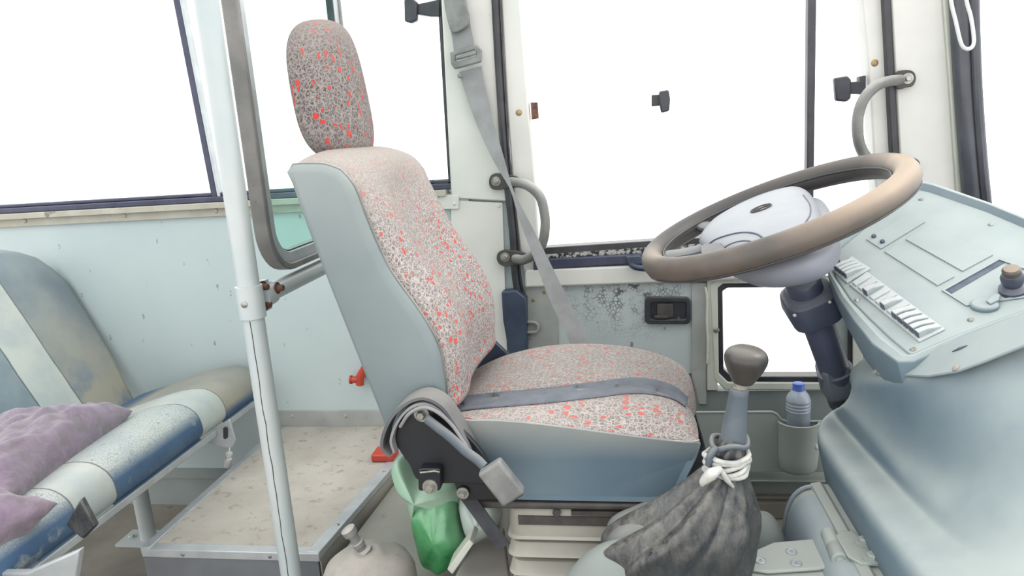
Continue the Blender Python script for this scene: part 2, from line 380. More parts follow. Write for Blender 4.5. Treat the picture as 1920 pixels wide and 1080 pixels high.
# sill under the rear window
zs = .862
bm = new(); box(bm, (-3.2, W-.014, .822), (-.40, W+.03, zs-.012)); box(bm, (-3.2, W-.03, zs-.016), (-.46, W+.05, zs))
for i in range(9): screw(bm, (-3.0+.31*i+.02*(i % 2), W-.015, .838), (0,-1,0), .007)
struct('trim_2', bm, M['dust_trim'], bevel=.002)
# window behind the driver
xR = sx(843, 340); g = sgroup('window_1')
bm = new(); box(bm, (-3.2, W-.012, zs), (xR+.03, W+.04, zs+.016)); box(bm, (-3.2, W+.005, zs+.016), (xR+.02, W+.03, zs+.026)); link('window_rubber', bm, M['navy_rubber'], g, bevel=.003)
bm = new(); prism(bm, [at(813,339,Y=W-.004), at(845,339,Y=W-.004), at(845,346,Y=W-.004), at(813,348,Y=W-.004)], (0,.04,0))
prism(bm, [at(818,-40,Y=W-.004), at(823,-40,Y=W-.004), at(846,345,Y=W-.004), at(841,345,Y=W-.004)], (0,.05,0)); link('window_edge', bm, M['black_rubber'], g)
bm = new(); prism(bm, [at(316,-40,Y=W), at(329,-40,Y=W), at(408,370,Y=W), at(396,370,Y=W)], (0,.03,0)); link('mullion', bm, M['navy_rubber'], g, bevel=.003)
bm = new(); prism(bm, [at(329,-40,Y=W), at(334,-40,Y=W), at(413,370,Y=W), at(408,370,Y=W)], (0,.02,0)); link('mullion_edge', bm, M['alu'], g)
bm = new(); box(bm, (-3.2, W+.018, zs+.02), (xR, W+.022, 1.9)); link('pane', bm, M['glass'], g)
# pillar between that window and the driver's door
bm = new()
prism(bm, [at(824,-60,Y=W-.02), at(921,-60,Y=W-.02), at(950,378,Y=W-.02), at(846,372,Y=W-.02)], (0,.08,0))
struct('wall_pillar', bm, M['white_paint'], bevel=.004)
bm = new()
prism(bm, [at(846,376,Y=W-.016), at(942,380,Y=W-.016), at(952,690,Y=W-.016), at(846,690,Y=W-.016)], (0,.07,0))
for p in ((852,383),(935,386)): screw(bm, at(p[0],p[1],Y=W-.016), (0,-1,0), .006)
prism(bm, [at(822,366,Y=W-.022), at(860,366,Y=W-.022), at(860,392,Y=W-.022), at(822,392,Y=W-.022)], (0,.01,0)); screw(bm, at(852,382,Y=W-.022), (0,-1,0), .005)
struct('trim_3', bm, M['white_paint'], bevel=.003)
# door seal strips: black rubber either side of the door
bm = new()
P = [(925,-60),(928,0),(936,150),(946,300),(955,380),(962,450),(966,520),(975,560)]
tube(bm, [at(a,b,Y=W-.025) for a,b in P], .0095, 10, n=4); tube(bm, [at(a+9,b,Y=W-.02) for a,b in P], .004, 8, n=4)
struct('trim_4', bm, M['black_rubber'])
bm = new(); slab(bm, [(940,548),(968,545),(986,560),(988,668),(955,668),(943,600)], W-.05, W-.01); struct('trim_5', bm, M['navy_steel'], bevel=.003)
bm = new(); slab(bm, [(1654,-60),(1667,-60),(1698,520),(1684,520)], W-.03, W+.02); struct('trim_6', bm, M['black_rubber'], bevel=.003)
# the driver's door
g = sgroup('door_1'); D = W
bm = new()
slab(bm, [(936,-60),(973,-60),(980,60),(985,120),(993,220),(1000,290),(1006,380),(1012,480),(1016,532),(984,532),(965,400),(950,200)], D-.01, D+.05)
slab(bm, [(1612,-60),(1656,-60),(1688,520),(1662,520),(1640,330),(1632,160)], D-.01, D+.05)
link('window_post', bm, M['white_paint'], g, bevel=.005)
bm = new(); slab(bm, [(984,506),(1330,492),(1690,472),(1692,505),(1332,528),(984,540)], D-.03, D+.05); link('ledge', bm, M['white_paint'], g, bevel=.006)
bm = new(); slab(bm, [(984,534),(1045,536),(1048,700),(984,700)], D-.012, D+.045); slab(bm, [(1296,530),(1326,530),(1326,760),(1310,760),(1296,700)], D-.012, D+.045); link('door_frame', bm, M['grey_paint'], g, bevel=.004)
bm = new(); slab(bm, [(1040,534),(1300,530),(1300,700),(1040,700)], D-.006, D+.04); link('door_skin', bm, M['door_panel'], g)
bm = new(); slab(bm, [(1010,465),(1260,449),(1655,424),(1655,437),(1260,462),(1010,480)], D-.005, D+.04); slab(bm, [(1218,452),(1290,446),(1290,452),(1218,458)], D-.008, D+.0)
link('window_channel', bm, M['black_rubber'], g, bevel=.002)
bm = new(); slab(bm, [(1005,479),(1260,461),(1655,436),(1655,453),(1262,478),(1008,490)], D-.012, D+.04); link('flaking_sill', bm, M['speckled'], g)
bm = new(); slab(bm, [(1000,488),(1290,472),(1660,450),(1660,467),(1290,489),(1000,507)], D-.03, D+.03); link('rail', bm, M['navy_rubber'], g, bevel=.003)
bm = new(); tube(bm, [at(1182,486,Y=D-.035), at(1186,498,Y=D-.06), at(1205,503,Y=D-.07), at(1250,503,Y=D-.07), at(1268,498,Y=D-.06), at(1270,488,Y=D-.035)], .0085, 10, n=5); slab(bm, [(1174,482),(1200,480),(1210,492),(1184,500),(1176,494)], D-.06, D-.03)
link('pull_handle', bm, M['navy_steel'], g, bevel=.002)
bm = new(); slab(bm, [(1516,-60),(1532,-60),(1525,436),(1512,436)], D+.005, D+.035); link('slider_bar', bm, M['black_rubber'], g, bevel=.003)
bm = new(); slab(bm, [(990,-60),(1622,-60),(1655,430),(1005,475)], D+.018, D+.022); link('pane', bm, M['glass'], g)
# latch recess of the door
bm = new(); o_ = [(at(x,y,Y=D-.02)) for x,y in rrect(1252,583,86,50,9)]; i_ = [(at(x,y,Y=D-.02)) for x,y in rrect(1253,583,68,33,5)]
ring_prism(bm, o_, i_, (0,.016,0)); slab(bm, rrect(1252,583,76,42,6), D-.008, D-.003); link('latch_bezel', bm, M['black_plastic'], g, bevel=.002)
bm = new(); slab(bm, rrect(1247,583,30,27,4), D-.019, D-.008); slab(bm, rrect(1240,595,26,6,2), D-.024, D-.012); lathe(bm, [(.006,0),(.006,.006),(0,.008)], at(1272,597,Y=D-.01), (0,-1,0), 12); link('latch_paddle', bm, M['handle_dark'], g, bevel=.002)
# striker hooks on the door's edge
bm = new(); q = [(984,604),(1000,604),(1008,609),(1008,619),(1000,623),(984,623)]
tube(bm, [at(a,b,Y=D-.02) for a,b in q], .0045, 8, n=4); slab(bm, rrect(996,613,30,26,6), D-.014, D-.008); link('striker', bm, M['grey_paint'], g)
each('rivet', ((1000,563,.005,.012),(1020,548,.005,.012),(973,211,.0085,.01),(1640,118,.0085,.01)), lambda bm, p: screw(bm, at(p[0],p[1],Y=D-p[3]), (0,-1,0), p[2]), M['gold'], g)
# small vent window low in front of the door, its frame and the wall around it
g2 = sgroup('window_2')
orr = [at(x,y,Y=D-.012) for x,y in [(1346,540),(1356,532),(1545,530),(1600,534),(1600,712),(1560,718),(1365,717),(1348,700)]]
irr = [at(x,y,Y=D-.012) for x,y in [(1355,546),(1364,540),(1545,538),(1592,542),(1592,700),(1550,706),(1372,706),(1357,692)]]
bm = new(); ring_prism(bm, orr, irr, (0,.04,0)); link('window_rubber', bm, M['black_rubber'], g2, bevel=.002)
o2 = [at(x,y,Y=D-.018) for x,y in [(1331,536),(1345,522),(1545,520),(1618,524),(1618,728),(1560,732),(1360,732),(1340,712)]]
o1 = [at(x,y,Y=D-.018) for x,y in [(1346,540),(1356,532),(1545,530),(1600,534),(1600,712),(1560,718),(1365,717),(1348,700)]]
bm = new(); ring_prism(bm, o2, o1, (0,.03,0)); link('window_frame', bm, M['cream'], g2, bevel=.003)
bm = new(); slab(bm, [(1350,536),(1600,532),(1600,716),(1350,714)], D+.01, D+.014); link('pane', bm, M['glass'], g2)
bm = new(); screw(bm, at(1343,619,Y=D-.02), (0,-1,0), .008); link('rivet', bm, M['steel'], g2)
bm = new(); tube(bm, [at(x,y,Y=D-.02) for x,y in ((1322,538),(1326,560),(1325,600),(1327,640),(1326,682))], .004, 8, n=3); slab(bm, [(1326,524),(1342,524),(1346,732),(1326,732)], D-.016, D+.04)
struct('trim_7', bm, M['cream'], bevel=.003)
bm = new(); box(bm, (sx(1285,600), W+.004, FL), (sx(1345,600), W+.045, sz(1300,545))); struct('trim_10', bm, M['under_wall'])
z0 = sz(1400, 733)
bm = new(); box(bm, (.10, W, FL), (1.2, W+.05, z0)); box(bm, (sx(1560,716), W, z0), (1.2, W+.05, sz(1650,480)))
box(bm, (-.235, W, FL), (.10, W+.05, sz(1250,690))); struct('wall_left_front', bm, M['under_wall'])
bm = new(); box(bm, (-.1, W-.03, FL), (1.2, W, FL+.05)); box(bm, (-.1, W-.016, FL+.05), (1.2, W, FL+.062)); struct('baseboard_left_front', bm, M['floor'], bevel=.004)
# front pillar and the windshield rubber
bm = new(); slab(bm, [(1668,-60),(1800,-60),(1815,200),(1850,560),(1700,560),(1688,300)], D-.02, D+.05); struct('wall_front_pillar', bm, M['white_paint'], bevel=.004)
bm = new(); slab(bm, [(1764,-60),(1790,-60),(1830,560),(1812,560),(1794,362),(1780,150)], D-.03, D-.015); struct('trim_8', bm, M['cream'], bevel=.003)
bm = new(); tube(bm, [at(a,b,Y=1.86) for a,b in ((1802,-60),(1806,0),(1812,120),(1820,240),(1832,390),(1848,560))], .030, 14, n=4, sq=(1,.8)); tube(bm, [at(a,b,Y=1.83) for a,b in ((1826,-60),(1829,60),(1834,180),(1843,300),(1852,392),(1868,560))], .010, 10, n=4)
struct('trim_9', bm, M['windshield_rubber'])
bm = new(); a_ = at(1850,-60,Y=1.83); b_ = at(1858,400,Y=1.83)
prism(bm, [a_, b_, b_+Vector((.12,-1.9,0)), a_+Vector((.12,-1.9,0))], (.006,0,0)); g3 = sgroup('window_3'); link('pane', bm, M['glass'], g3)
# ------------------------------------------------------------------ passenger bench behind the driver
def bench_vinyl(name, back=False):
    n = NT(name); o = n.sep(); y = o[1]; z = o[2]
    blue = n.mix(n.ramp(n.noise(7, 5), .35, .65), C(62,92,128,.7), C(86,114,144,.7)); light = n.mix(n.ramp(n.noise(9), .4, .6), C(205,210,204), C(188,196,196))
    tan = n.mix(n.ramp(n.noise(5), .4, .65), C(176,171,156), C(150,153,148)); slate = n.mix(n.ramp(n.noise(5, 5), .4, .62), C(146,160,166), C(116,134,148))
    wn = n.noise(12, 7, .65); crack = n.vor(120, feature='DISTANCE_TO_EDGE').outputs['Distance']
    yy = n.math('ADD', y, n.math('MULTIPLY', n.noise(14), .006))
    def step(a): return n.ramp(yy, a-.002, a+.002)
    if back:
        wear = n.math('MULTIPLY', n.ramp(z, .52, .27), n.ramp(n.noise(7, 5), .5, .62)); col = n.mix(step(1.555), slate, light)
        col = n.mix(step(1.675), col, n.mix(n.ramp(z, .75, .35), slate, n.mix(wear, tan, blue)))
    else:
        worn = n.math('MULTIPLY', n.ramp(z, .372, .345), n.ramp(wn, .3, .42)); dusty = n.mix(n.ramp(crack, .02, .05), C(150,160,170), light)
        b = n.mix(worn, dusty, blue); col = n.mix(step(1.11), b, light); col = n.mix(step(1.22), col, b); col = n.mix(step(1.54), col, light)
        col = n.mix(step(1.65), col, n.mix(n.ramp(z, .335, .315), tan, blue))
    seam = None
    for a in ((1.555, 1.675) if back else (1.11, 1.22, 1.54, 1.65)):
        s_ = n.ramp(n.math('ABSOLUTE', n.math('SUBTRACT', yy, a)), .0028, .0012); seam = s_ if seam is None else n.math('MAXIMUM', seam, s_)
    col = n.mix(n.math('MULTIPLY', seam, .75), col, C(84,84,84)); n.bump(n.math('SUBTRACT', n.noise(14, 4), n.math('MULTIPLY', seam, 1.0)), .35, .006); return n.done(col, .5)
bench = thing('passenger_bench', 'worn blue and grey vinyl passenger bench against the side wall, behind the grab pole', 'bench seat', (-1.25, 1.3, FL))
bm = new(); prof = [(-1.49,.235),(-1.10,.285),(-1.070,.296),(-1.055,.318),(-1.060,.352),(-1.080,.377),(-1.12,.390),(-1.2,.378),(-1.35,.330),(-1.49,.283)]
prof = smooth2(prof, 3, True); rings = []
for y, s in ((.70,.9),(.72,1),(.9,1),(1.1,1.0),(1.11,.985),(1.12,1),(1.35,1.01),(1.53,1.0),(1.54,.985),(1.55,1.0),(1.64,1),(1.65,.985),(1.66,1),(1.78,1),(1.835,.99),(1.85,.93)):
    rings.append([Vector((-1.27+(x+1.27)*(1 if s == 1 else (s+1)/2), y, .32+(z-.32)*s)) for x, z in prof])
loft(bm, rings); link('seat_cushion', bm, bench_vinyl('bench_cushion_vinyl'), bench, angle=60)
pb = plane3(Vector((-1.475,1.85,.288)), Vector((-1.475,1.0,.288)), Vector((-1.718,1.85,.776)))
pts = [at(x, y, pl=pb) for x, y in ((257,747),(211,655),(168,583),(133,526),(104,500),(72,478),(40,468),(0,462))]
pts = [Vector((-1.475+.02,1.85,.25))] + pts + [Vector((-1.715,1.25,.80)), Vector((-1.71,.98,.79)), Vector((-1.66,.86,.68)), Vector((-1.475,.80,.288)), Vector((-1.455,.80,.25))]
bm = new(); prism(bm, pts, (-.075,0,-.035)); link('backrest', bm, bench_vinyl('bench_back_vinyl', True), bench, bevel=.022, bseg=4, angle=60)
bm = new(); tube(bm, [Vector((-1.83,y,.775)) for y in (.95,1.3,1.6,1.68)], .035, 14); link('head_roll', bm, M['leather'], bench)
bm = new(); box(bm, (-1.085,.72,.276), (-1.060,1.80,.293)); box(bm, (-1.5,.72,.235), (-1.475,1.84,.26))
for y in (.9, 1.05, 1.32, 1.6): prism(bm, [(-1.5,y,.235),(-1.075,y,.272),(-1.075,y,.288),(-1.5,y,.25)], (0,.02,0))
link('frame', bm, M['alu'], bench, bevel=.002)
for lx, ly in ((-1.40, 1.70), (-1.36, 1.0)):
    bm = new(); tube(bm, [(lx, ly, FL+.008), (lx, ly, .25)], .022, 16); box(bm, (lx-.08, ly-.04, FL), (lx+.08, ly+.04, FL+.008)); bolt(bm, (lx-.055, ly, FL+.008), (0,0,1), .008); link('leg', bm, M['pole'], bench)
for p in ([(372,824),(430,786),(441,826),(436,838),(424,840),(392,832)],):
    bm = new(); slab(bm, p, 1.60, 1.606); link('bracket', bm, M['alu'], bench, bevel=.001)
    bm = new(); slab(bm, rrect(422,812,7,22,3), 1.595, 1.602); link('slot', bm, M['black_plastic'], bench)
bm = new(); prism(bm, [at(122,985,Y=.98), at(150,935,Y=.98), at(178,988,Y=.98), at(155,1012,Y=.98)], (0,.012,0)); link('torn_flap', bm, M['leather'], bench, bevel=.003)
bm = new(); slab(bm, [(-60,1075),(50,1075),(148,1032),(138,1100),(-60,1140)], .93, .945); link('end_plate', bm, M['alu'], bench, bevel=.003)
# cable tag beneath the bench
t = at(428, 862, Y=1.66); bm = new(); lathe(bm, [(.0085,-.022),(.0095,-.018),(.0095,.004),(.006,.006),(.006,.012),(.009,.014),(.009,.022),(0,.024)], t, (.3,0,1), 14)
o = tag(link('cable_connector', bm, M['wire']), 'small white cable connector hanging under the front of the bench', 'connector')
bm = new(); tube(bm, [t+Vector((.005,0,.022)), t+Vector((.0,.03,.05)), t+Vector((-.03,.1,.09)), (-1.06,1.80,.275)], .0022, 6, n=4); link('cable', bm, M['wire'], o)

# purple cushions on the bench
def velvet(name, a, b, c):
    n = NT(name); col = n.mix(n.ramp(n.noise(16, 8, .75, dist=1.2), .32, .68), a, b); col = n.mix(n.ramp(n.noise(34, 6, .6), .5, .66, 0, .8), col, c)
    n.bump(n.noise(30, 4), .3, .01); n.b.inputs['Sheen Weight'].default_value = .3; return n.done(col, .85)
def pillow(name, lab, c, dims, rot, seedv, m, ears=True):
    from mathutils import noise, Euler
    bm = new(); bmesh.ops.create_grid(bm, x_segments=44, y_segments=44, size=1.0); R = Euler(rot).to_matrix(); top = list(bm.verts)
    g = bmesh.ops.duplicate(bm, geom=bm.faces[:]+bm.verts[:]+bm.edges[:]); bot = [v for v in g['geom'] if isinstance(v, bmesh.types.BMVert)]
    for vs, s in ((top, 1), (bot, -1)):
        for v in vs:
            x, y = v.co.x, v.co.y; e = max(0, (1-abs(x)**3.2))*max(0, (1-abs(y)**3.2)); h = e**.5
            px_ = 1-.10*(1-abs(y)**2)*abs(x)**2; py_ = 1-.10*(1-abs(x)**2)*abs(y)**2
            q_ = min(1, h*2)*s; w = noise.noise(Vector((x*1.3+seedv, y*1.3, q_)))*.24+noise.noise(Vector((x*3.6+seedv, y*2.9, q_)))*.22+abs(noise.noise(Vector((x*5.4+seedv*2, y*3.6, q_*3))))*.30
            z = s*h*(1+.0)+w*(.25+h)*.9; v.co = Vector((x*px_*dims[0], y*py_*dims[1], z*dims[2]))
    bmesh.ops.remove_doubles(bm, verts=bm.verts, dist=.0015)
    for v in bm.verts: v.co = R @ v.co + Vector(c)
    o = link(name, bm, m, angle=180, sub=1); return tag(o, lab, 'cushion', 'purple cushions on the bench')
vel = velvet('purple_velvet', C(122,102,124), C(160,142,160), C(124,114,116))
pillow('cushion', 'crumpled dusty purple cushion lying on the bench against its backrest', (-1.315, 1.22, .385), (.165,.25,.075), (-.04,-.10,.20), 2.1, vel)
pillow('cushion', 'purple cushion at the left edge of the photo, nearer the aisle', (-1.22, .90, .38), (.16,.19,.06), (-.1,-.26,-.3), 5.3, vel)

# ------------------------------------------------------------------ grab pole with its clamp, rail and the glazed partition
px_, py_ = -.655, 1.15
pole = thing('grab_pole', 'pale blue painted vertical grab pole with a bolted clamp at mid height', 'pole', (px_, py_, FL))
bm = new(); tube(bm, [(px_,py_,FL),(px_,py_,2.0)], .0195, 24); link('tube', bm, M['pole'], pole)
bm = new(); random.seed(3); tube(bm, [(px_+.0040+.0012*random.uniform(-1,1), py_-.0190, z) for z in [.705-.028*k for k in range(22)]], .0009, 6); link('weld_seam', bm, M['handle_dark'], pole)
bm = new(); lathe(bm, [(.05,0),(.05,.006),(.03,.012),(.0215,.02)], (px_,py_,FL), (0,0,1), 24); link('base_flange', bm, M['pole'], pole)
zc = at(475, 570, Y=1.13).z
cl = new(); lathe(cl, [(.0205,-.030),(.0235,-.029),(.0235,.029),(.0205,.030)], (px_,py_,zc), (0,0,1), 28); box(cl, (px_-.006,py_+.018,zc-.028), (px_+.006,py_+.062,zc+.028)); tube(cl, [(px_,py_+.03,zc),(px_,py_+.07,zc)], .0225, 20)
cl = link('clamp', cl, M['pole'], pole)
each('clamp_bolt', [((px_+.006, py_+.035, zc+dz), (1,-.2,0), .0066, .012) for dz in (.019,-.014)]+[((px_-.02, py_+.012, zc+dz), (-1,-.3,0), .005, .008) for dz in (.017,-.013)]+[((px_+.020, py_+.062, zc+.010), (1,0,0), .0066, .012)],
     lambda bm, p: bolt(bm, *p, False), M['rust'], cl)
bm = new(); screw(bm, (px_+.0, py_-.0235, zc+.0), (0,-1,0), .006); link('clamp_screw', bm, M['steel'], cl)
bm = new(); tube(bm, [(px_,py_+.06,zc),(px_,W-.004,zc)], .0175, 20); lathe(bm, [(.04,0),(.04,.006),(.02,.012)], (px_,W-.001,zc), (0,-1,0), 24); link('side_rail', bm, M['pole'], pole)
part = thing('partition_screen', 'green tinted glass partition in a grey metal frame with rounded corners, behind the driver seat', 'partition', (-.66, 1.55, zc+.02))
y0, y1, zb, zt, rr = 1.225, 1.735, zc+.027, 1.75, .09
def rr2(m): return [Vector((0, a, b)) for a, b in rrect((y0+y1)/2, (zb+zt)/2, y1-y0-2*m, zt-zb-2*m, rr-m, 8)]
X = -.66
bm = new(); A, B = rr2(0), rr2(.014)
ring_prism(bm, [p+Vector((X-.012,0,0)) for p in A], [p+Vector((X-.012,0,0)) for p in B], (.03,0,0)); link('rubber_edge', bm, M['handle_grey'], part, bevel=.003, angle=50)
bm = new(); A, B = rr2(.013), rr2(.036)
ring_prism(bm, [p+Vector((X-.008,0,0)) for p in A], [p+Vector((X-.008,0,0)) for p in B], (.022,0,0)); link('frame', bm, M['alu'], part, bevel=.002, angle=50)
bm = new(); A, B = rr2(.035), rr2(.039)
ring_prism(bm, [p+Vector((X-.006,0,0)) for p in A], [p+Vector((X-.006,0,0)) for p in B], (.016,0,0)); link('gasket', bm, M['black_rubber'], part)
bm = new(); A = rr2(.034); prism(bm, [p+Vector((X,0,0)) for p in A], (.003,0,0)); link('pane', bm, M['green_glass'], part, smooth=False)

# ------------------------------------------------------------------ raised deck behind the driver's seat
zp = .172; xa, xb, yf = -1.047, -.555, 1.245
bm = new(); prism(bm, [(xa,yf,0),(xb-.04,yf,0),(xb,1.9,0),(xa,1.9,0)], (0,0,zp-.004))
for v in bm.verts: v.co.z += 0
deck = new(); prism(deck, [(xa+.0,yf,FL),(-.645,yf,FL),(-.585,1.895,FL),(xa,1.895,FL)], (0,0,zp-.006-FL)); bm.free()
deck = struct('platform', deck, M['riser'])
bm = new(); prism(bm, [(xa+.004,yf+.02,zp-.006),(-.66,yf+.02,zp-.006),(-.60,1.893,zp-.006),(xa+.004,1.893,zp-.006)], (0,0,.006)); link('deck_top', bm, M['dust_deck'], deck)
bm = new(); prism(bm, [(-.643,yf+.004,FL),(-.640,yf+.004,FL),(-.578,1.893,FL),(-.583,1.893,FL)], (0,0,zp-.016-FL)); link('side_skirt', bm, M['beige_plastic'], deck)
bm = new(); prism(bm, [(xa,yf-.003,zp-.018),(-.64,yf-.003,zp-.018),(-.64,yf-.003,zp+.001),(xa,yf-.003,zp+.001)], (0,.026,0))
prism(bm, [(-.668,yf,zp-.014),(-.640,yf,zp-.014),(-.575,1.89,zp-.014),(-.605,1.89,zp-.014)], (0,0,.017)); box(bm, (xa-.004,yf,zp-.014), (xa+.018,1.89,zp+.003)); link('edge_trim', bm, M['alu'], deck, bevel=.0015)
each('trim_screw', [((-.652+(y-1.245)*.1, y, zp+.003), (0,0,1), .005) for y in (1.35,1.6)]+[((x, yf-.003, zp-.009), (0,-1,0), .004) for x in (-.95,-.75)], lambda bm, p: screw(bm, *p), M['steel'], deck)
# low side step between the deck and the driver's seat
bm = new(); prism(bm, [(-.64,1.0,FL),(-.30,1.0,FL),(-.30,1.895,FL),(-.575,1.895,FL)], (0,0,.235)); struct('step', bm, M['grey_deck'])

# ------------------------------------------------------------------ floor lever in its round housing
c = at(692, 1075, Y=1.10); zd = c.z
lev = thing('floor_lever', 'dusty metal lever stub rising from a round domed cover, at the bottom edge', 'lever', (c.x, 1.10, 0))
bm = new(); lathe(bm, [(.078,0-zd),(.078,-.03),(.086,-.022),(.085,.0),(.076,.020),(.058,.034),(.032,.041),(.026,.047),(.020,.047),(0,.048)], (c.x,1.10,zd), (0,0,1), 40); link('domed_cover', bm, M['stone'], lev, angle=60)
a = Vector((c.x-.003,1.10,zd+.042)); b = at(652, 992, Y=1.09); ax = (b-a).normalized(); L = (b-a).length
bm = new(); lathe(bm, [(.016,0),(.016,.006),(.009,.010),(.009,.016),(.011,.018),(.011,.026),(.0085,.028),(.0085,L-.014),(.013,L-.012),(.0135,L),(.007,L+.003),(0,L+.003)], a, ax, 14); link('rod', bm, M['handle_grey'], lev)

# small orange things
t = at(676, 708, Y=1.87); rd = tag(new() and thing('wall_hook', 'small orange-red cross shaped fitting on the side wall beside the seat back', 'hook', t), 'small orange-red cross shaped fitting on the side wall beside the seat back', 'hook')
bm = new(); tube(bm, [t+Vector((-.004,0,-.022)), t+Vector((.0,0,.004)), t+Vector((.018,0,.03))], .012, 12, n=3); lathe(bm, [(.010,0),(.010,.018),(.013,.019),(.013,.024)], t+Vector((-.008,0,-.006)), (-1,0,0), 12); tube(bm, [t, t+Vector((0,.032,0))], .008, 10); link('body', bm, M['red'], rd)
bm = new(); p = at(722, 851, Z=zp+.012); obox(bm, (p.x,p.y,zp+.0115), (.030,0,0), (0,.028,0), (0,0,.0105)); tag(link('red_strap_end', bm, M['red'], bevel=.004), 'flat orange-red strap end lying on the dusty raised deck', 'strap')
# ------------------------------------------------------------------ the driver's seat
SY0, SY1 = 1.075, 1.52
seat = thing('driver_seat', "driver's seat in grey vinyl and red speckled patterned cloth, headrest attached", 'seat', (-.2, 1.3, FL))
fab = fabric('patterned_seat_cloth', stretch=(.85,1.25,2.1)); fab2 = fabric('patterned_seat_cloth_back', (.80, 1.0), stretch=(1.5,1.45,1.05)); fab3 = fabric('patterned_headrest_cloth', (1.12, 1.24), dust=C(160,151,146), netc=C(176,168,165), inkc=(C(150,142,139), C(52,48,48)))
vin = vinyl('grey_seat_vinyl', C(132,146,150), C(118,134,140), C(152,162,160), .45, 1.0)
vin2 = vinyl('grey_blue_cushion_vinyl', C(112,132,144), C(98,120,136), C(176,178,170), .47, .545)
def resample(P, n):
    P = [Vector((a, 0, b)) for a, b in P]; L = [0]
    for a, b in zip(P, P[1:]): L.append(L[-1]+(b-a).length)
    out = []
    for k in range(n):
        t = L[-1]*k/(n-1); i = max(j for j in range(len(L)) if L[j] <= t+1e-9); i = min(i, len(P)-2)
        f = (t-L[i])/(L[i+1]-L[i]); out.append(P[i].lerp(P[i+1], f))
    return [(p.x, p.z) for p in out]
# side silhouette of the backrest: rear edge up, over the top, front edge down
rear = smooth2([xz(x,y,1.09) for x,y in ((735,812),(700,722),(650,596),(608,488),(572,392),(556,345),(545,322))], 5)
top = smooth2([xz(x,y,1.09) for x,y in ((545,322),(552,313),(575,311),(612,312),(640,322))], 4)
front = smooth2([xz(x,y,1.09) for x,y in ((640,322),(664,350),(684,400),(704,450),(735,512),(792,592),(822,650),(833,705),(838,745),(850,778))], 5)
R_, T_, F_ = resample(rear, 26), resample(top, 8), resample(front, 30)
outl = R_ + T_[1:-1] + F_; cxm = sum(p[0] for p in outl)/len(outl)
nR, nT, nF = len(R_), len(T_)-2, len(F_)
def ring_at(Y, foff, shrink=0.0, topup=0.0, ro=0.0):
    out = []; N = len(outl)
    for i, (x, z) in enumerate(outl):
        a = outl[i-1] if i else outl[0]; b = outl[i+1] if i < N-1 else outl[-1]
        d = Vector((b[0]-a[0], 0, b[1]-a[1])).normalized(); nrm = Vector((-d.z, 0, d.x))       # outward
        if i < nR: o = ro
        elif i < nR+nT: o = topup
        else:
            k = (i-nR-nT)/(nF-1); o = topup*(1-min(1, k/.12))+(foff(k))*min(1, k/.12)
        out.append(Vector((x, Y, z))+nrm*(o-shrink))
    return out
def bol(amp): return lambda k: amp*(.35+.65*math.sin(math.pi*min(1, max(0, (k-.05)/1.0)))**.8)
prof_y = [(0.012,.000,.010,.004),(0.02,.012,.0,.008),(.05,.030,.0,.014),(.085,.036,0,.018),(.12,.026,0,.022),(.16,.010,0,.024),(.22,.004,0,.026),(.28,.010,0,.024),(.325,.026,0,.022),(.36,.036,0,.018),(.395,.030,0,.014),(.425,.012,0,.008),(.433,.0,.01,.004)]
bm = new(); loft(bm, [ring_at(SY0+dy, bol(am), sh, tu) for dy, am, sh, tu in prof_y]); bk = link('backrest', bm, fab2, seat, angle=60, sub=1)
bm = new(); loft(bm, [ring_at(SY0-.004, lambda k: -.006, .008, -.002, .0), ring_at(SY0, lambda k: .0, .002, .002, .0), ring_at(SY0+.013, lambda k: .002, -.002, .003, .003), ring_at(SY0+.016, lambda k: -.006, .0, -.002, .003)]); link('side_panel', bm, vin, seat, angle=50)
bm = new(); loft(bm, [ring_at(SY1-.016, lambda k: -.006, .0, -.002, .003), ring_at(SY1-.013, lambda k: .002, -.002, .003, .003), ring_at(SY1, lambda k: .0, .002, .002, .0)]); link('side_panel', bm, vin, seat, angle=50)
bm = new(); N = nR; q = []
for x, z in R_: q.append((x, z))
loft(bm, [[Vector((x-.004,y,z)) for x, z in q]+[Vector((x+.006,y,z)) for x, z in q[::-1]] for y in (SY0+.01, SY1-.01)]); link('back_panel', bm, vin, seat, angle=60)
# seam piping where the cloth meets the side panel
bm = new(); tube(bm, [p+Vector((0,-.0,0)) for p in ring_at(SY0+.010, lambda k: .003, .0, .004)[nR-1:]], .0022, 6); link('piping', bm, M['handle_grey'], bk)
# headrest
hc = at(634, 172, Y=1.295); ln = Vector((-.09, 0, 1)).normalized(); fw = Vector((1, 0, .05)).normalized(); bm = new(); rings = []
def sup(a, n): return math.copysign(abs(math.cos(a))**(2/n), math.cos(a)), math.copysign(abs(math.sin(a))**(2/n), math.sin(a))
for i in range(25):
    v = -math.pi/2+math.pi*i/24; cv, sv = sup(v, 3.5); rg = []
    for k in range(40):
        cu, su = sup(2*math.pi*k/40, 2.7); hw = .113*(1-.10*max(0, sv)); hd = .045*(1-.06*sv)
        rg.append(hc+Vector((0,1,0))*(su*hw*cv)+fw*(cu*hd*(cv if i not in (0, 24) else 0))+ln*(sv*.124)+fw*(.008*(1-cv)*0-.006*(su*cv)**2*4))
    rings.append(rg)
loft(bm, rings, caps=False); bmesh.ops.remove_doubles(bm, verts=bm.verts, dist=.0005); hr = link('headrest', bm, fab3, seat, angle=180, sub=1)
for dy in (-.05, .05):
    bm = new(); tube(bm, [hc+Vector((.0,dy,0))-ln*.10, hc+Vector((.0,dy,0))-ln*.17], .006, 10); link('headrest_post', bm, M['steel'], hr)
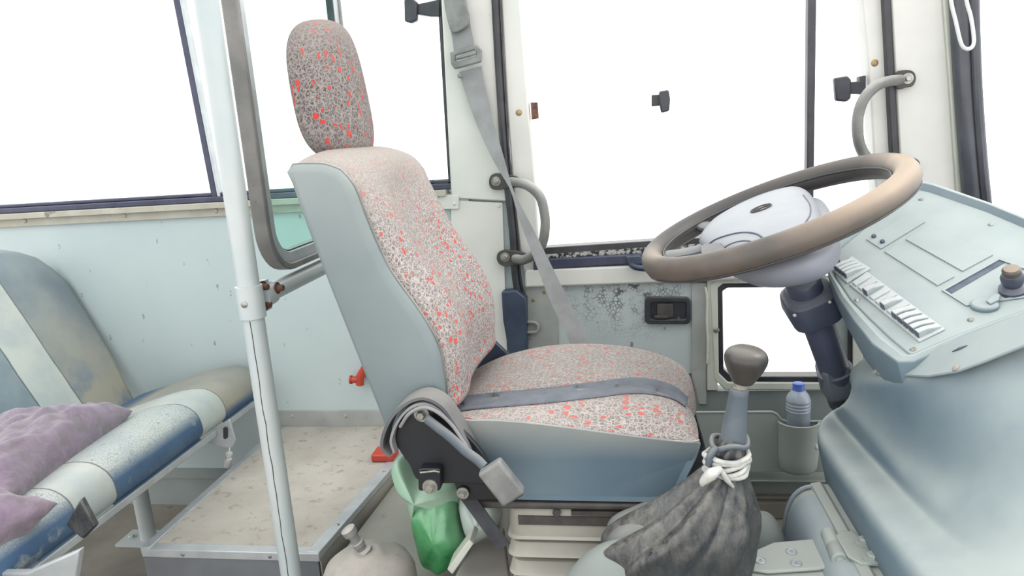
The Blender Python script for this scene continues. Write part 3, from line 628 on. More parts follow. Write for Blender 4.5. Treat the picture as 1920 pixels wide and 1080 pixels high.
# cushion: vinyl side skirt and cloth top
cy0, cy1 = 1.07, 1.53
skirt = [xz(x,y,1.075) for x,y in ((852,778),(880,783),(920,783),(980,787),(1060,796),(1150,808),(1230,818),(1290,824),(1311,824),(1311,838),(1303,860),(1288,890),(1274,918),(1258,932),(1225,936),(1100,934),(960,931),(915,922),(890,905),(868,860),(850,810))]
sk = smooth2(skirt, 3, True); sc_ = (sum(p[0] for p in sk)/len(sk), sum(p[1] for p in sk)/len(sk))
bm = new(); rings = []
for y, s, dz in ((cy0+.004,.94,0),(cy0-.006,.985,0),(cy0-.002,1.0,0),(cy0+.03,1.0,.0),(cy0+.06,1.01,.003),(cy1-.06,1.01,.003),(cy1-.02,1.01,.002),(cy1,1.0,0),(cy1+.006,.97,0)):
    lim = 9 if y < cy0+.001 else .47
    rings.append([Vector((sc_[0]+(x-sc_[0])*s, y, min(sc_[1]+(z-sc_[1])*s+dz, lim))) for x, z in sk])
loft(bm, rings); skirt_o = link('cushion_skirt', bm, vin2, seat, angle=50)
seam = resample(smooth2([xz(x,y,1.075) for x,y in ((850,772),(880,785),(980,789),(1060,798),(1150,810),(1230,820),(1292,825),(1311,822))], 4), 40)
crest = resample(smooth2([xz(x,y,1.15) for x,y in ((838,768),(870,760),(940,747),(1020,738),(1100,733),(1170,732),(1225,738),(1270,752),(1298,776),(1310,806))], 4), 40)
crestf = resample(smooth2([xz(x,y,1.46) for x,y in ((838,735),(870,708),(930,676),(1000,657),(1060,650),(1130,650),(1190,657),(1240,670),(1280,690),(1297,712),(1300,745))], 4), 40)
def blend(A, B, t, dz=0, push=0):
    out = []
    for i, ((a, b), (c, d)) in enumerate(zip(A, B)):
        k = i/(len(A)-1); out.append((a+(c-a)*t+push*max(0, (k-.8)/.2), b+(d-b)*t+dz*math.sin(math.pi*min(1, k*1.0+.02))**.5 if 0 < k < 1 else b+(d-b)*t))
    return out
st = [(cy0-.002, seam), (cy0+.006, blend(seam, crest, .12)), (cy0+.022, blend(seam, crest, .55)), (cy0+.045, blend(seam, crest, .86)), (cy0+.075, crest), (cy0+.105, blend(crest, crestf, .1, -.002)),
      (cy0+.135, blend(crest, crestf, .2, -.014, -.006)), (cy0+.155, blend(crest, crestf, .3, -.040, -.022)), (cy0+.165, blend(crest, crestf, .3, -.044, -.026)), (cy0+.185, blend(crest, crestf, .45, -.022, -.008)), (cy0+.225, blend(crest, crestf, .6, -.008)), (cy0+.29, blend(crest, crestf, .85, -.006)), (cy0+.35, blend(crest, crestf, .97, .0)), (cy0+.39, crestf)]
seamf = [(a, b-.03) for a, b in crestf]; st += [(cy1-.03, blend(crestf, seamf, .15)), (cy1-.01, blend(crestf, seamf, .5)), (cy1+.001, seamf)]
bm = new(); rings = []
for y, pr in st:
    e_ = min(1, max(0, (y-cy0)/.03)); base = [(min(x, .108), max(.465, z-.012) if y < cy0+.001 or y > cy1-.005 else .468+(z-.012-.468)*max(0,1-(y-cy0)/.02)) for x, z in pr[::-1]]
    rings.append([Vector((x, y, z)) for x, z in pr]+[Vector((x, y, z)) for x, z in base])
loft(bm, rings); cush = link('cushion', bm, fab, seat, angle=60, sub=1)
bm = new(); tube(bm, [Vector((x,cy0-.002,z)) for x, z in seam], .002, 6); link('piping', bm, M['handle_grey'], skirt_o)
# underframe, slide and folded suspension cover
bm = new(); x0 = xz(892,938,1.08)[0]; x1 = xz(1268,938,1.08)[0]; zz = xz(1080,934,1.08)[1]
box(bm, (x0,1.085,zz-.014), (x1,1.51,zz+.004)); link('seat_frame', bm, M['navy_steel'], seat, bevel=.003)
bm = new(); tube(bm, [(x0,1.072,zz-.008),(x1,1.072,zz-.008)], .007, 10); link('slide_rail', bm, M['handle_dark'], seat)
zt_ = zz-.016; xl = xz(952,960,1.07)[0]; xr = xz(1262,960,1.07)[0]; bm = new(); rings = []; z = zt_; lv = []
def rect(e, z): return [Vector(p) for p in ((xl-e,1.075-e,z),(xr+e,1.075-e,z),(xr+e,1.50+e,z),(xl-e,1.50+e,z))]
lv = [(-.006, zt_), (0, zt_-.006), (.002, zt_-.052), (.006, zt_-.056), (-.020, zt_-.060)]
zz2 = zt_-.060
for k in range(6):
    lv += [(-.024, zz2-.002), (.000, zz2-.005), (.003, zz2-.025), (.007, zz2-.029), (-.024, zz2-.033)]; zz2 -= .036
lv += [(-.02, zz2), (-.02, zz2-.01)]
def rr_ring(e, z):
    w, h = (xr-xl)+2*e, .425+2*e; return [Vector((a, b, z)) for a, b in rrect((xl+xr)/2, 1.2875, w, h, .02, 4)]
loft(bm, [rr_ring(e, z) for e, z in lv]); link('suspension_cover', bm, M['beige_plastic'], seat, angle=40)
bm = new(); c1 = xz(970,955,1.07); c2 = xz(1200,955,1.07); box(bm, (c1[0],1.0715,zt_-.030), (c2[0],1.078,zt_-.014)); box(bm, (xz(1070,942,1.07)[0],1.069,zt_-.010), (xz(1180,942,1.07)[0],1.078,zt_-.002)); lathe(bm, [(.007,0),(.007,.003)], (xz(1043,950,1.07)[0],1.072,zt_-.006), (0,-1,0), 12); link('slot', bm, M['handle_dark'], seat)
bm = new(); box(bm, (xl+.02,1.09,FL), (xr-.02,1.48,zz2)); link('pedestal', bm, M['navy_steel'], seat, bevel=.006)
# black side plate with its bolts
bm = new(); slab(bm, smooth2([(742,830),(746,800),(760,772),(785,752),(815,757),(845,785),(880,820),(905,850),(920,880),(915,908),(870,906),(790,905),(768,872),(752,850)], 3, True), 1.030, 1.040)
slab(bm, [(850,900),(930,898),(950,938),(862,938)], 1.035, 1.07); link('side_bracket', bm, M['black_paint'], seat, bevel=.002, angle=50)
bm = new(); slab(bm, rrect(805,900,42,42,6), 1.012, 1.03); link('bracket_tab', bm, M['black_paint'], seat, bevel=.002)
bm = new(); tube(bm, [at(788,886,Y=1.008), at(815,883,Y=1.008), at(824,885,Y=1.01)], .0018, 8); link('wire_clip', bm, M['steel'], seat)
bm = new(); bolt(bm, at(791,776,Y=1.03), (0,-1,0), .0075, .010); link('bolt', bm, M['steel'], seat)
bm = new(); bolt(bm, at(807,912,Y=1.012), (0,-1,0), .0075, .010); link('bolt', bm, M['steel'], seat)
bm = new(); bolt(bm, at(868,924,Y=1.03), (0,-1,0), .006, .010); link('bolt', bm, M['steel'], seat)
bm = new(); tube(bm, [at(800,785,Y=1.018), at(822,802,Y=1.014), at(845,820,Y=1.012), at(872,845,Y=1.008), at(895,862,Y=1.004), at(908,875,Y=1.0)], .0085, 12, n=4, sq=(1,.7)); link('buckle_stalk', bm, M['sleeve'], seat)
# loops of flat strap round the recliner
def strap(name, pts, wv, m, parent, th=.003, n=5):
    bm = new(); P = [at(x, y, Y=Y) for x, y, Y in pts]; ribbon(bm, P, [Vector(wv)]*len(P) if not isinstance(wv, list) else [Vector(w) for w in wv], th, n); return link(name, bm, m, parent, angle=60)
strap('recliner_strap', [(738,845,1.04),(724,828,1.04),(728,800,1.04),(744,770,1.04),(768,748,1.04),(800,738,1.04),(832,752,1.04),(856,784,1.04),(878,822,1.04),(890,850,1.04)], (0,.045,0), M['belt_dusty'], seat, .005)
strap('recliner_strap', [(744,842,1.03),(738,818,1.03),(750,785,1.03),(772,760,1.03),(798,752,1.03),(826,764,1.03),(852,792,1.03)], (0,.03,0), M['webbing'], seat, .004)
bm = new(); tube(bm, [at(x,y,Y=Y) for x,y,Y in ((750,800,1.02),(768,775,1.015),(795,764,1.012),(822,774,1.012),(850,800,1.015),(880,845,1.01),(904,872,1.0))], .003, 8, n=4); link('cable', bm, M['webbing'], seat)
# buckle box at the end of the stalk
bm = new(); cc = at(941, 903, Y=.985); u = (at(968,935,Y=.985)-at(915,868,Y=.985)).normalized(); w_ = Vector((0,1,0)); v = u.cross(w_)
obox(bm, cc, u*.0330, v*.0215, w_*.010); link('buckle', bm, M['belt_plastic'], seat, bevel=.005, bseg=3)
bm = new(); obox(bm, cc+u*.0335, u*.001, v*.016, w_*.005); link('buckle_slot', bm, M['black_plastic'], seat)
# black lap strap hanging below the seat
strap('anchor_strap', [(868,920,1.05),(890,950,1.05),(915,985,1.045),(945,1024,1.04)], (.022,0,.010), M['webbing_dark'], seat, .003)
# lever panel between cushion and back on the far side
bm = new(); slab(bm, [(850,720),(880,690),(922,636),(956,668),(965,700)], 1.534, 1.55); link('far_bracket', bm, M['navy_steel'], seat, bevel=.002)

# lap strap lying over the cushion
def seatz(px, py, Y): return at(px, py, Y=Y)
bm = new(); L = [(845,765,1.21),(885,757,1.22),(950,750,1.23),(1030,742,1.24),(1110,732,1.25),(1180,724,1.26),(1225,726,1.26),(1262,738,1.255),(1290,762,1.25)]
tr = bvh(cush); LO = [(848,748),(885,743),(950,736),(1030,728),(1110,719),(1180,711),(1225,714),(1262,726),(1288,746)]; HI = [(848,775),(885,769),(950,763),(1030,756),(1110,747),(1180,739),(1225,741),(1262,750),(1284,764)]
A = catmull([(x,0,y) for x,y in LO], 6); B = catmull([(x,0,y) for x,y in HI], 6); rings = []
for i in range(len(A)):
    q = [lay(tr, A[i].x+(B[i].x-A[i].x)*k/4, A[i].z+(B[i].z-A[i].z)*k/4, .0035, 1.25) for k in range(5)]; q2 = [p+Vector((0,-.0006,-.002)) for p in q]; rings.append(q+q2[::-1])
loft(bm, rings)
tag(link('lap_strap', bm, M['webbing_mid'], angle=60), 'grey ribbed strap lying across the patterned seat cushion', 'strap')

# ------------------------------------------------------------------ seat belt down the pillar
belt = thing('seat_belt', 'grey shoulder seat belt hanging down the white pillar to the door side', 'seat belt', at(870, 100, Y=1.86))
def wv(dx, dz, dy=0): return Vector((dx, dy, dz))
def pxw(a, b, Y): return at(*b, Y=Y)-at(*a, Y=Y)
sec = [((830,-40),(866,-50),1.85),((836,20),(876,12),1.85),((846,60),(882,48),1.85),((852,100),(890,88),1.85)]
bm = new(); P = [(at(*a,Y=Y)+at(*b,Y=Y))/2 for a,b,Y in sec]; Wd = [pxw(a,b,Y) for a,b,Y in sec]; ribbon(bm, P, Wd, .003, 4); link('upper_webbing', bm, M['webbing'], belt, angle=60)
sec = [((861,135),(903,124),1.85),((868,160),(907,150),1.85),((885,210),(918,196),1.84),((905,260),(930,245),1.82),((930,310),(946,300),1.80),((955,352),(960,350),1.78),((968,392),(978,388),1.76),((980,430),(997,424),1.74),((1003,490),(1026,482),1.71),((1030,560),(1060,550),1.67),((1058,620),(1090,612),1.63),((1076,660),(1108,650),1.60)]
bm = new(); P = [(at(*a,Y=Y)+at(*b,Y=Y))/2 for a,b,Y in sec]; Wd = [pxw(a,b,Y) for a,b,Y in sec]; ribbon(bm, P, Wd, .002, 5); link('shoulder_webbing', bm, M['webbing'], belt, angle=60)
bm = new(); slab(bm, smooth2([(832,0),(838,-8),(868,-10),(874,10),(880,35),(874,50),(850,62),(840,45)], 3, True), 1.832, 1.846); link('latch_cover', bm, M['belt_plastic'], belt, bevel=.004)
bm = new(); o_ = [at(x,y,Y=1.835) for x,y in [(845,30),(864,25),(870,52),(850,57)]]; i_ = [at(x,y,Y=1.835) for x,y in [(851,35),(861,32),(865,48),(854,51)]]; ring_prism(bm, o_, i_, (0,.004,0)); link('tongue', bm, M['steel'], belt)
bm = new(); o_ = [at(x,y,Y=1.835) for x,y in [(843,98),(894,84),(903,94),(902,116),(852,130),(845,120)]]; i_ = [at(x,y,Y=1.835) for x,y in [(853,104),(889,93),(893,98),(892,106),(856,116),(853,112)]]
ring_prism(bm, o_, i_, (0,.012,0)); slab(bm, [(853,107),(892,96),(893,102),(855,113)], 1.832, 1.84); slab(bm, [(856,140),(864,137),(866,146),(859,147)], 1.835,1.845); link('buckle_frame', bm, M['belt_plastic'], belt, bevel=.003)

# ------------------------------------------------------------------ grab handles
def grab(lab, pts, b1, b2, ear1, ear2, m, r=.0125, grp=None):
    h = thing('grab_rail', lab, 'grab handle', at(*b1, Y=1.87)); bm = new(); tube(bm, [at(x,y,Y=Y) for x,y,Y in pts], r, 14, n=5); link('bar', bm, m, h)
    for ear, b in ((ear1, b1), (ear2, b2)):
        bm = new(); slab(bm, smooth2(ear, 3, True), 1.862, 1.872); e = link('mount', bm, M['handle_dark'], h, bevel=.002, angle=50); bm = new(); bolt(bm, at(*b, Y=1.862), (0,-1,0), .0075, .007); link('bolt', bm, M['steel'], e)
    return h
grab('rounded grey grab handle on the pillar behind the door window, crossed by the seat belt', [(956,341,1.865),(968,342,1.84),(990,348,1.80),(1012,368,1.79),(1021,400,1.785),(1022,430,1.785),(1016,458,1.79),(1000,478,1.80),(982,487,1.83),(966,485,1.865)],
     (930,340), (947,482), [(918,333),(928,325),(950,327),(972,333),(972,350),(950,354),(928,356),(918,349)], [(933,475),(946,469),(972,471),(992,479),(990,494),(965,498),(943,499),(932,489)], M['handle_grey'])
grab('curved grey grab handle on the white front pillar above the steering wheel', [(1688,150,1.86),(1668,152,1.83),(1645,160,1.80),(1622,182,1.79),(1610,212,1.785),(1608,245,1.785),(1613,275,1.79),(1628,298,1.81),(1655,308,1.84),(1690,307,1.86)],
     (1702,147), (1712,310), [(1680,137),(1700,131),(1714,135),(1718,148),(1712,161),(1700,164),(1682,166)], [(1690,298),(1708,295),(1722,300),(1726,311),(1720,321),(1708,318),(1690,314)], M['handle_grey'])
# window catches
def catch(lab, body, stem, Y, parent=None):
    o = thing('window_catch', lab, 'window catch', at(*body[0], Y=Y), 'black window catches'); bm = new(); slab(bm, body, Y-.02, Y+.0); link('pull', bm, M['black_plastic'], o, bevel=.004)
    bm = new(); slab(bm, stem, Y-.008, Y+.018); link('stem', bm, M['black_plastic'], o, bevel=.002)
    return o
catch('black window catch at the top of the window behind the driver, beside the pillar', [(757,-2),(772,-4),(782,4),(781,38),(770,43),(758,40)], [(780,8),(808,2),(824,-2),(824,30),(806,30),(780,26)], 1.895)
catch('black window catch in the middle of the door window', [(1236,171),(1254,168),(1257,186),(1255,208),(1240,212),(1236,192)], [(1222,178),(1238,177),(1238,198),(1222,199)], 1.915)
catch('black window catch beside the curved grab handle', [(1565,146),(1590,142),(1597,150),(1596,184),(1588,191),(1568,189)], [(1594,154),(1612,152),(1612,143),(1624,141),(1624,178),(1612,176),(1594,176)], 1.90)
bm = new(); slab(bm, [(995,192),(1007,192),(1009,222),(997,224)], 1.895, 1.915); tag(link('latch_keeper', bm, M['rust']), 'small rusty latch keeper at the rear edge of the door window', 'latch')
bm = new(); tube(bm, [at(x,y,Y=1.76) for x,y in ((1780,-60),(1783,0),(1792,40),(1800,75),(1806,88),(1815,92),(1824,86),(1826,70),(1820,30),(1812,0),(1806,-60))], .0042, 8, n=4)
tag(link('cable_loop', bm, M['wire']), 'white cable loop hanging over the black windshield seal', 'cable')

# ------------------------------------------------------------------ bags beside the seat
def lump(bm, c, dims, seedv, amp=.25, seg=28, tw=0):
    from mathutils import noise
    bmesh.ops.create_uvsphere(bm, u_segments=seg*2, v_segments=seg, radius=1.0)
    for v in bm.verts[-(seg*2*(seg-1)+2):]:
        p = v.co.copy(); d = 1+amp*noise.noise(p*1.6+Vector((seedv,0,0)))+amp*.55*abs(noise.noise(p*3.8+Vector((0,seedv,0))))+amp*.25*noise.noise(p*9+Vector((0,seedv,3)))
        v.co = Vector((p.x*dims[0]*d, p.y*dims[1]*d, p.z*dims[2]*d))+Vector(c)
def bag(name, lab, px, Y0, Y1, m, bulge, cat='plastic bag'):
    """crumpled bag: rounded body between two depths, its outline wrinkled"""
    from mathutils import noise
    A = catmull([at(x,y,Y=(Y0+Y1)/2) for x,y in px], 5, True); c = sum(A, Vector())/len(A); bm = new(); rings = []
    for i in range(15):
        t = -1+2*i/14; s = (1-abs(t)**2.4)**.5*.98+.02; rings.append([])
        for k, p in enumerate(A):
            q = c+(p-c)*s; q.y = (Y0+Y1)/2+t*(Y1-Y0)/2
            q += (p-c).normalized()*bulge*noise.noise(q*22)+Vector((0,1,0))*bulge*1.6*noise.noise(q*15+Vector((5,0,0)))+Vector((0,1,0))*bulge*noise.noise(Vector((q.x*60,0,q.z*18))); rings[-1].append(q)
    loft(bm, rings); return tag(link(name, bm, m, angle=180, sub=1), lab, cat)
bag('green_bag', 'green plastic bag slumped beside the seat base, pale at its top', [(782,945),(800,928),(830,925),(850,935),(862,965),(874,1000),(872,1022),(855,1048),(828,1062),(800,1050),(785,1020),(776,980)], 1.17, 1.30, M['green_bag'], .008)
bag('pale_bag', 'pale green plastic bag tucked behind the black seat bracket, above the green bag', [(738,872),(752,855),(790,890),(850,900),(862,930),(850,950),(812,930),(790,940),(782,962),(768,920),(745,895)], 1.19, 1.32, M['pale_green_bag'], .007)
bag('white_bag', 'crumpled white plastic bag between the seat cover and the green bag', [(862,935),(890,928),(930,945),(938,965),(930,985),(905,1000),(885,1002),(872,975)], 1.20, 1.30, M['white_bag'], .008)
bm = new(); slab(bm, [(838,1068),(880,1012),(888,1020),(848,1078)], 1.12, 1.17); tag(link('paper_strip', bm, M['cream'], bevel=.002), 'cream strip leaning beside the green bag', 'strip')
bm = new(); prism(bm, [at(882,1022,Z=.20), at(945,985,Z=.20), at(960,1110,Z=.20), at(835,1110,Z=.20)], (0,0,-.30)); tag(link('mauve_box', bm, M['mauve'], bevel=.006), 'dusty mauve box top between the green bag and the seat suspension', 'box')
bm = new(); slab(bm, [(1262,925),(1290,870),(1322,835),(1330,870),(1300,930),(1272,985),(1258,985)], 1.28, 1.46); link('front_flap', bm, M['webbing_dark'], seat, bevel=.004)

# ------------------------------------------------------------------ storage pocket with the bottle
pk = thing('door_pocket', 'grey-green moulded storage pocket with a round bottle holder on the lower side wall', 'storage pocket', at(1400, 905, Y=1.89)); bm = new()
slab(bm, [(1290,773),(1447,772),(1456,776),(1464,786),(1474,790),(1560,790),(1560,886),(1290,884)], 1.835, 1.842); box(bm, (sx(1290,884)-.0,1.84,sz(1400,884)-.0), (sx(1560,884),1.90,sz(1400,884)+.004)); link('front', bm, M['pocket'], pk, bevel=.002)
bm = new(); tube(bm, [at(x,y,Y=1.836) for x,y in ((1290,773),(1447,772),(1456,776),(1464,786),(1474,790),(1560,790))], .0035, 8); link('lip', bm, M['hatch'], pk)
cc = at(1497, 790, Y=1.835); zb = at(1497, 890, Y=1.80).z; bm = new()
rings = []
for z, s in ((zb-.004,.55),(zb,.80),(zb+.01,.92),(zb+.04,.97),(cc.z-.003,1.0),(cc.z+.001,1.03),(cc.z+.001,.95),(cc.z-.01,.93),(zb+.012,.85)):
    rings.append([Vector((cc.x+.052*s*math.cos(a), cc.y-.045*s*math.sin(a)-.0, z)) for a in [math.pi*k/18 for k in range(19)]])
loft(bm, rings, closed=False, caps=False); link('bottle_holder', bm, M['pocket'], pk, solid=.003, angle=60)
bo = at(1496, 780, Y=1.843); bz = zb+.02; bt = at(1494, 718, Y=1.843).z
b = thing('water_bottle', 'small dusty plastic water bottle with a blue cap standing in the wall pocket', 'bottle', (bo.x, 1.843, bz)); bm = new(); h = bt-bz
pr = [(0,0),(.026,0),(.031,.004),(.031,h-.075)]
for k in range(3): pr += [(.0315,h-.074+k*.009),(.0295,h-.071+k*.009),(.0315,h-.068+k*.009)]
pr += [(.031,h-.045),(.027,h-.034),(.019,h-.023),(.0135,h-.017),(.0135,h-.012),(.0,h-.012)]
lathe(bm, pr, (bo.x,1.843,bz), (0,0,1), 28); link('body', bm, M['bottle'], b, angle=50)
bm = new(); lathe(bm, [(.0155,h-.019),(.0155,h-.016),(.0148,h-.015),(.0148,h-.001),(.013,h),(0,h)], (bo.x,1.843,bz), (0,0,1), 24); link('cap', bm, M['blue_cap'], b)

# ------------------------------------------------------------------ steering wheel and column
wc = Vector((.273,1.338,.821)); WR = .225; al, be = .3483, -.0301
wn = Vector((-math.sin(al)*math.cos(be), math.sin(be), math.cos(al)*math.cos(be))); wu = Vector((0,1,0)).cross(wn).normalized(); wvv = wn.cross(wu)
wheel = thing('steering_wheel', 'large steering wheel with worn brown rim and lilac grey hub', 'steering wheel', wc)
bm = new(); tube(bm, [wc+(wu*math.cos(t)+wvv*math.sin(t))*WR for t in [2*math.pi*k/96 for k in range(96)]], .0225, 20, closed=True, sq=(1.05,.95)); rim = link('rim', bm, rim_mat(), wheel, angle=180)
bm = new(); tube(bm, [wc-wn*.016+(wu*math.cos(t)+wvv*math.sin(t))*(WR+.0165) for t in [2*math.pi*k/96 for k in range(96)]], .0012, 6, closed=True); tube(bm, [wc+wn*.006+(wu*math.cos(t)+wvv*math.sin(t))*(WR-.0225) for t in [2*math.pi*k/96 for k in range(96)]], .0016, 6, closed=True); link('seam', bm, M['black_plastic'], rim)
hp = (wc-wn*.012, wn)
out = catmull([at(x, y, pl=hp) for x, y in ((1312,462),(1316,445),(1338,422),(1385,395),(1440,372),(1492,358),(1516,362),(1530,380),(1540,408),(1538,432),(1500,462),(1440,480),(1385,486),(1345,480))], 4, True); hcn = sum(out, Vector())/len(out)
def hring(s, o): return [hcn+(p-hcn)*s+wn*o for p in out]
bm = new(); loft(bm, [hring(.93,-.014), hring(1.0,-.008), hring(1.0,.0), hring(.97,.010), hring(.88,.019), hring(.70,.026), hring(.45,.030), hring(.2,.0315), hring(.02,.032)]); pad = link('hub_pad', bm, M['hub'], wheel, angle=60, sub=1); tr = bvh(pad)
bm = new(); q = hring(.985,.007); k = len(q); bm2 = new(); prism(bm2, [at(x,y,pl=(wc+wn*.006,wn)) for x,y in ((1312,462),(1322,456),(1352,455),(1362,468),(1352,482),(1330,486),(1314,474))], -wn*.012); link('pad_gap', bm2, M['black_plastic'], wheel, bevel=.002); LL = lambda P: [lay(tr, v.x, v.z, .0003) for v in catmull([(x,0,y) for x,y in P], 6)]; tube(bm, LL(((1326,461),(1345,448),(1385,437),(1415,438),(1432,448),(1442,462))), .0019, 6); tube(bm, LL(((1352,476),(1362,462),(1385,453),(1408,453),(1424,464))), .0014, 6); tube(bm, LL(((1506,366),(1518,384),(1519,402),(1510,418))), .0013, 6); link('hub_groove', bm, M['switch_dark'], wheel)
# lower housing of the hub
def oring(s, o, sh=(0,0)): return [wc+(p-hcn)*s+wn*o+wu*sh[0]+wvv*sh[1] for p in out]
bm = new(); loft(bm, [oring(.90,-.020,(.012,0)), oring(.98,-.035,(.0,0)), oring(.96,-.06,(.0,-.004)), oring(.84,-.082,(.0,-.004)), oring(.55,-.094,(.0,0)), oring(.32,-.10,(.0,0))]); link('hub_housing', bm, M['hub'], wheel, angle=60, sub=1)
for a0, a1, w in ((165,168,.026),(235,240,.024),(125,120,.024)):
    a_, b_ = math.radians(a0), math.radians(a1); p0 = hcn*.0+wc-wn*.018+(wu*math.cos(a_)+wvv*math.sin(a_))*.085; p1 = wc-wn*.006+(wu*math.cos(b_)+wvv*math.sin(b_))*(WR-.008)
    bm = new(); tube(bm, [p0, p0.lerp(p1,.5)-wn*.006, p1], w, 14, n=4, sq=(.45,1) if abs(((p1-p0).normalized()).z) < .9 else (1,.45)); link('spoke', bm, M['sleeve'], wheel)
ec = lay(tr, 1427, 391, .001); bm = new()
tube(bm, [ec+(wu*math.cos(t)+wvv*math.sin(t))*.0185 for t in [2*math.pi*k/40 for k in range(40)]], .0013, 8, closed=True)
for s in (-1, 1):
    tube(bm, [ec+wu*(-.013)+wvv*.009*s, ec+wu*(-.002)+wvv*.003*s, ec+wu*.006+wvv*.0005*s, ec+wu*.0155+wvv*.004*s], .0013, 6, n=3)
tube(bm, [ec-wu*.015, ec+wu*.0], .0012, 6); link('emblem', bm, M['handle_dark'], wheel)
cx = -wn; n0 = wc-wn*.075+wu*.006
col = thing('steering_column', 'dark slate steering column with a boxy switch shroud beneath the wheel', 'steering column', at(1570, 700, Y=1.36))
bm = new(); p0 = at(1503, 522, Y=1.34); p1 = at(1572, 712, Y=1.42); ax = (p1-p0).normalized(); L = (p1-p0).length
lathe(bm, [(.018,-.02),(.018,.0),(.028,.004),(.031,.010),(.031,.034),(.025,.040)], p0, ax, 24); link('collar', bm, M['column'], col, bevel=.001)
u = (wu-ax*wu.dot(ax)).normalized(); v = ax.cross(u); bm = new()
sh = lambda d, w, h: [p0+ax*d+u*a+v*b for a, b in rrect(0, 0, w, h, min(w,h)*.3, 4)]
loft(bm, [sh(.030,.072,.078), sh(.036,.090,.094), sh(.060,.098,.10), sh(.088,.090,.094), sh(.098,.066,.07)]); shd = link('switch_shroud', bm, M['column'], col, angle=50, bevel=.002)
bm = new(); lathe(bm, [(.028,.095),(.029,.10),(.029,L-.03),(.034,L-.028),(.034,L+.06)], p0, ax, 20); link('tube', bm, M['column'], col)
tr = bvh(shd); each('screw', ((1490,591),(1556,566)), lambda bm, p: screw(bm, lay(tr, *p, 0), (-.2,-1,.1), .004), M['steel'], shd)
bm = new(); tube(bm, [at(1380,512,Y=1.33), at(1420,516,Y=1.30), at(1465,512,Y=1.29), at(1500,508,Y=1.30), at(1520,500,Y=1.31)], .0085, 12, n=5); link('stalk', bm, M['black_plastic'], col)
bm = new(); pp = at(1566, 712, Y=1.42); obox(bm, pp, (.026,0,.006), (0,.035,0), (-.008,0,.034)); link('column_base', bm, M['sleeve'], col, bevel=.008)

# ------------------------------------------------------------------ dashboard: switch panel facing the driver
dash = thing('dashboard', 'large dusty blue-grey moulded dashboard console with a sloping switch panel', 'dashboard', (.6, 1.0, FL))
pp = plane3(at(1555,480,Y=1.36), at(1705,665,Y=1.08), at(1725,352,Y=1.46)); pnrm = pp[1] if pp[1].z > 0 else -pp[1]; pp = (pp[0], pnrm)
def pn(x, y, o=0.0): return at(x, y, pl=pp)+pnrm*o
def plate(bm, px, o0, o1): prism(bm, [pn(x, y, o0) for x, y in px], pnrm*(o1-o0))
edge = [(1560,478),(1640,412),(1708,362),(1722,355),(1745,360),(1850,396),(1935,432),(1985,560),(1935,578),(1800,628),(1712,665),(1704,664),(1668,634),(1630,598),(1594,562),(1566,520)]
bm = new(); plate(bm, edge, -.012, 0); link('switch_panel', bm, M['dash'], dash, bevel=.003)
eo = [(1548,474),(1632,402),(1700,350),(1722,341),(1750,346),(1856,383),(1950,422),(2010,560),(1950,590),(1806,642),(1714,682),(1684,683),(1636,648),(1600,603),(1574,564),(1553,520)]
eb = []
bm = new(); A = [pn(x,y,-.002) for x,y in edge]; B = [pn(x,y,.010) for x,y in [((a+c)/2,(b+d)/2) for (a,b),(c,d) in zip(edge,eo)]]; Cc = [pn(x,y,.004) for x,y in eo]
dn = Vector((.30,.10,-1)).normalized()
c0 = sum(Cc, Vector())/len(Cc)
D1 = [p+(dn*.05) for p in Cc]; D2 = [c0+(p-c0)*.96+dn*.16+Vector((.02,.0,0)) for p in Cc]; D3 = [c0+(p-c0)*.9+dn*.34+Vector((.05,0,0)) for p in Cc]
loft(bm, [A, B, Cc, D1, D2, D3], caps=False); link('panel_surround', bm, M['dash_side'], dash, angle=40, bevel=.002)
bm = new()
for q in ([(1624,450),(1704,400),(1735,417),(1652,468)], [(1698,450),(1745,421),(1862,479),(1805,510)], [(1658,473),(1684,457),(1790,520),(1758,537)]): plate(bm, q, 0, .0022)
link('blanking_plate', bm, M['dash'], dash, bevel=.0006)
bm = new()
o_ = [pn(x,y,.0) for x,y in [(1766,546),(1874,484),(1935,506),(1950,556),(1812,575)]]; i_ = [pn(x,y,.0) for x,y in [(1772,546),(1874,489),(1932,510),(1944,553),(1813,571)]]
ring_prism(bm, o_, i_, pnrm*.0025); link('tray_edge', bm, M['dash_side'], dash)
bm = new(); plate(bm, [(1772,546),(1874,489),(1884,493),(1784,551)], .0, .0008); link('tray_gap', bm, M['switch_dark'], dash)
def lerp2(a, b, t): return (a[0]+(b[0]-a[0])*t, a[1]+(b[1]-a[1])*t)
bm = new(); plate(bm, [(1561,509),(1598,483),(1633,506),(1589,533)], 0, .004); plate(bm, [(1592,535),(1626,511),(1773,619),(1724,643)], 0, .003); link('switch_bezel', bm, M['switch'], dash, bevel=.001)
for k in range(4):
    a, b = lerp2((1566,508),(1590,526),k/4), lerp2((1566,508),(1590,526),(k+.82)/4); c, d = lerp2((1598,488),(1626,506),(k+.82)/4), lerp2((1598,488),(1626,506),k/4)
    bm = new(); pts = [a, b, c, d]; lo = [pn(*p, .003) for p in pts]; m1, m2 = lerp2(a,d,.45), lerp2(b,c,.45)
    v = [pn(*a,.014), pn(*b,.014), pn(*m2,.012), pn(*c,.006), pn(*d,.006), pn(*m1,.012)]; base = [pn(*a,.003), pn(*b,.003), pn(*m2,.003), pn(*c,.003), pn(*d,.003), pn(*m1,.003)]
    loft(bm, [base, v]); r = link('rocker_switch', bm, M['switch'], dash, bevel=.0012)
    bm = new(); q = [pn(*lerp2(a,d,.0),.0135), pn(*lerp2(b,c,.0),.0135), pn(*b,.004), pn(*a,.004)]; prism(bm, q, (pn(*a)-pn(*d)).normalized()*.0008); link('switch_front', bm, M['switch_dark'], r)
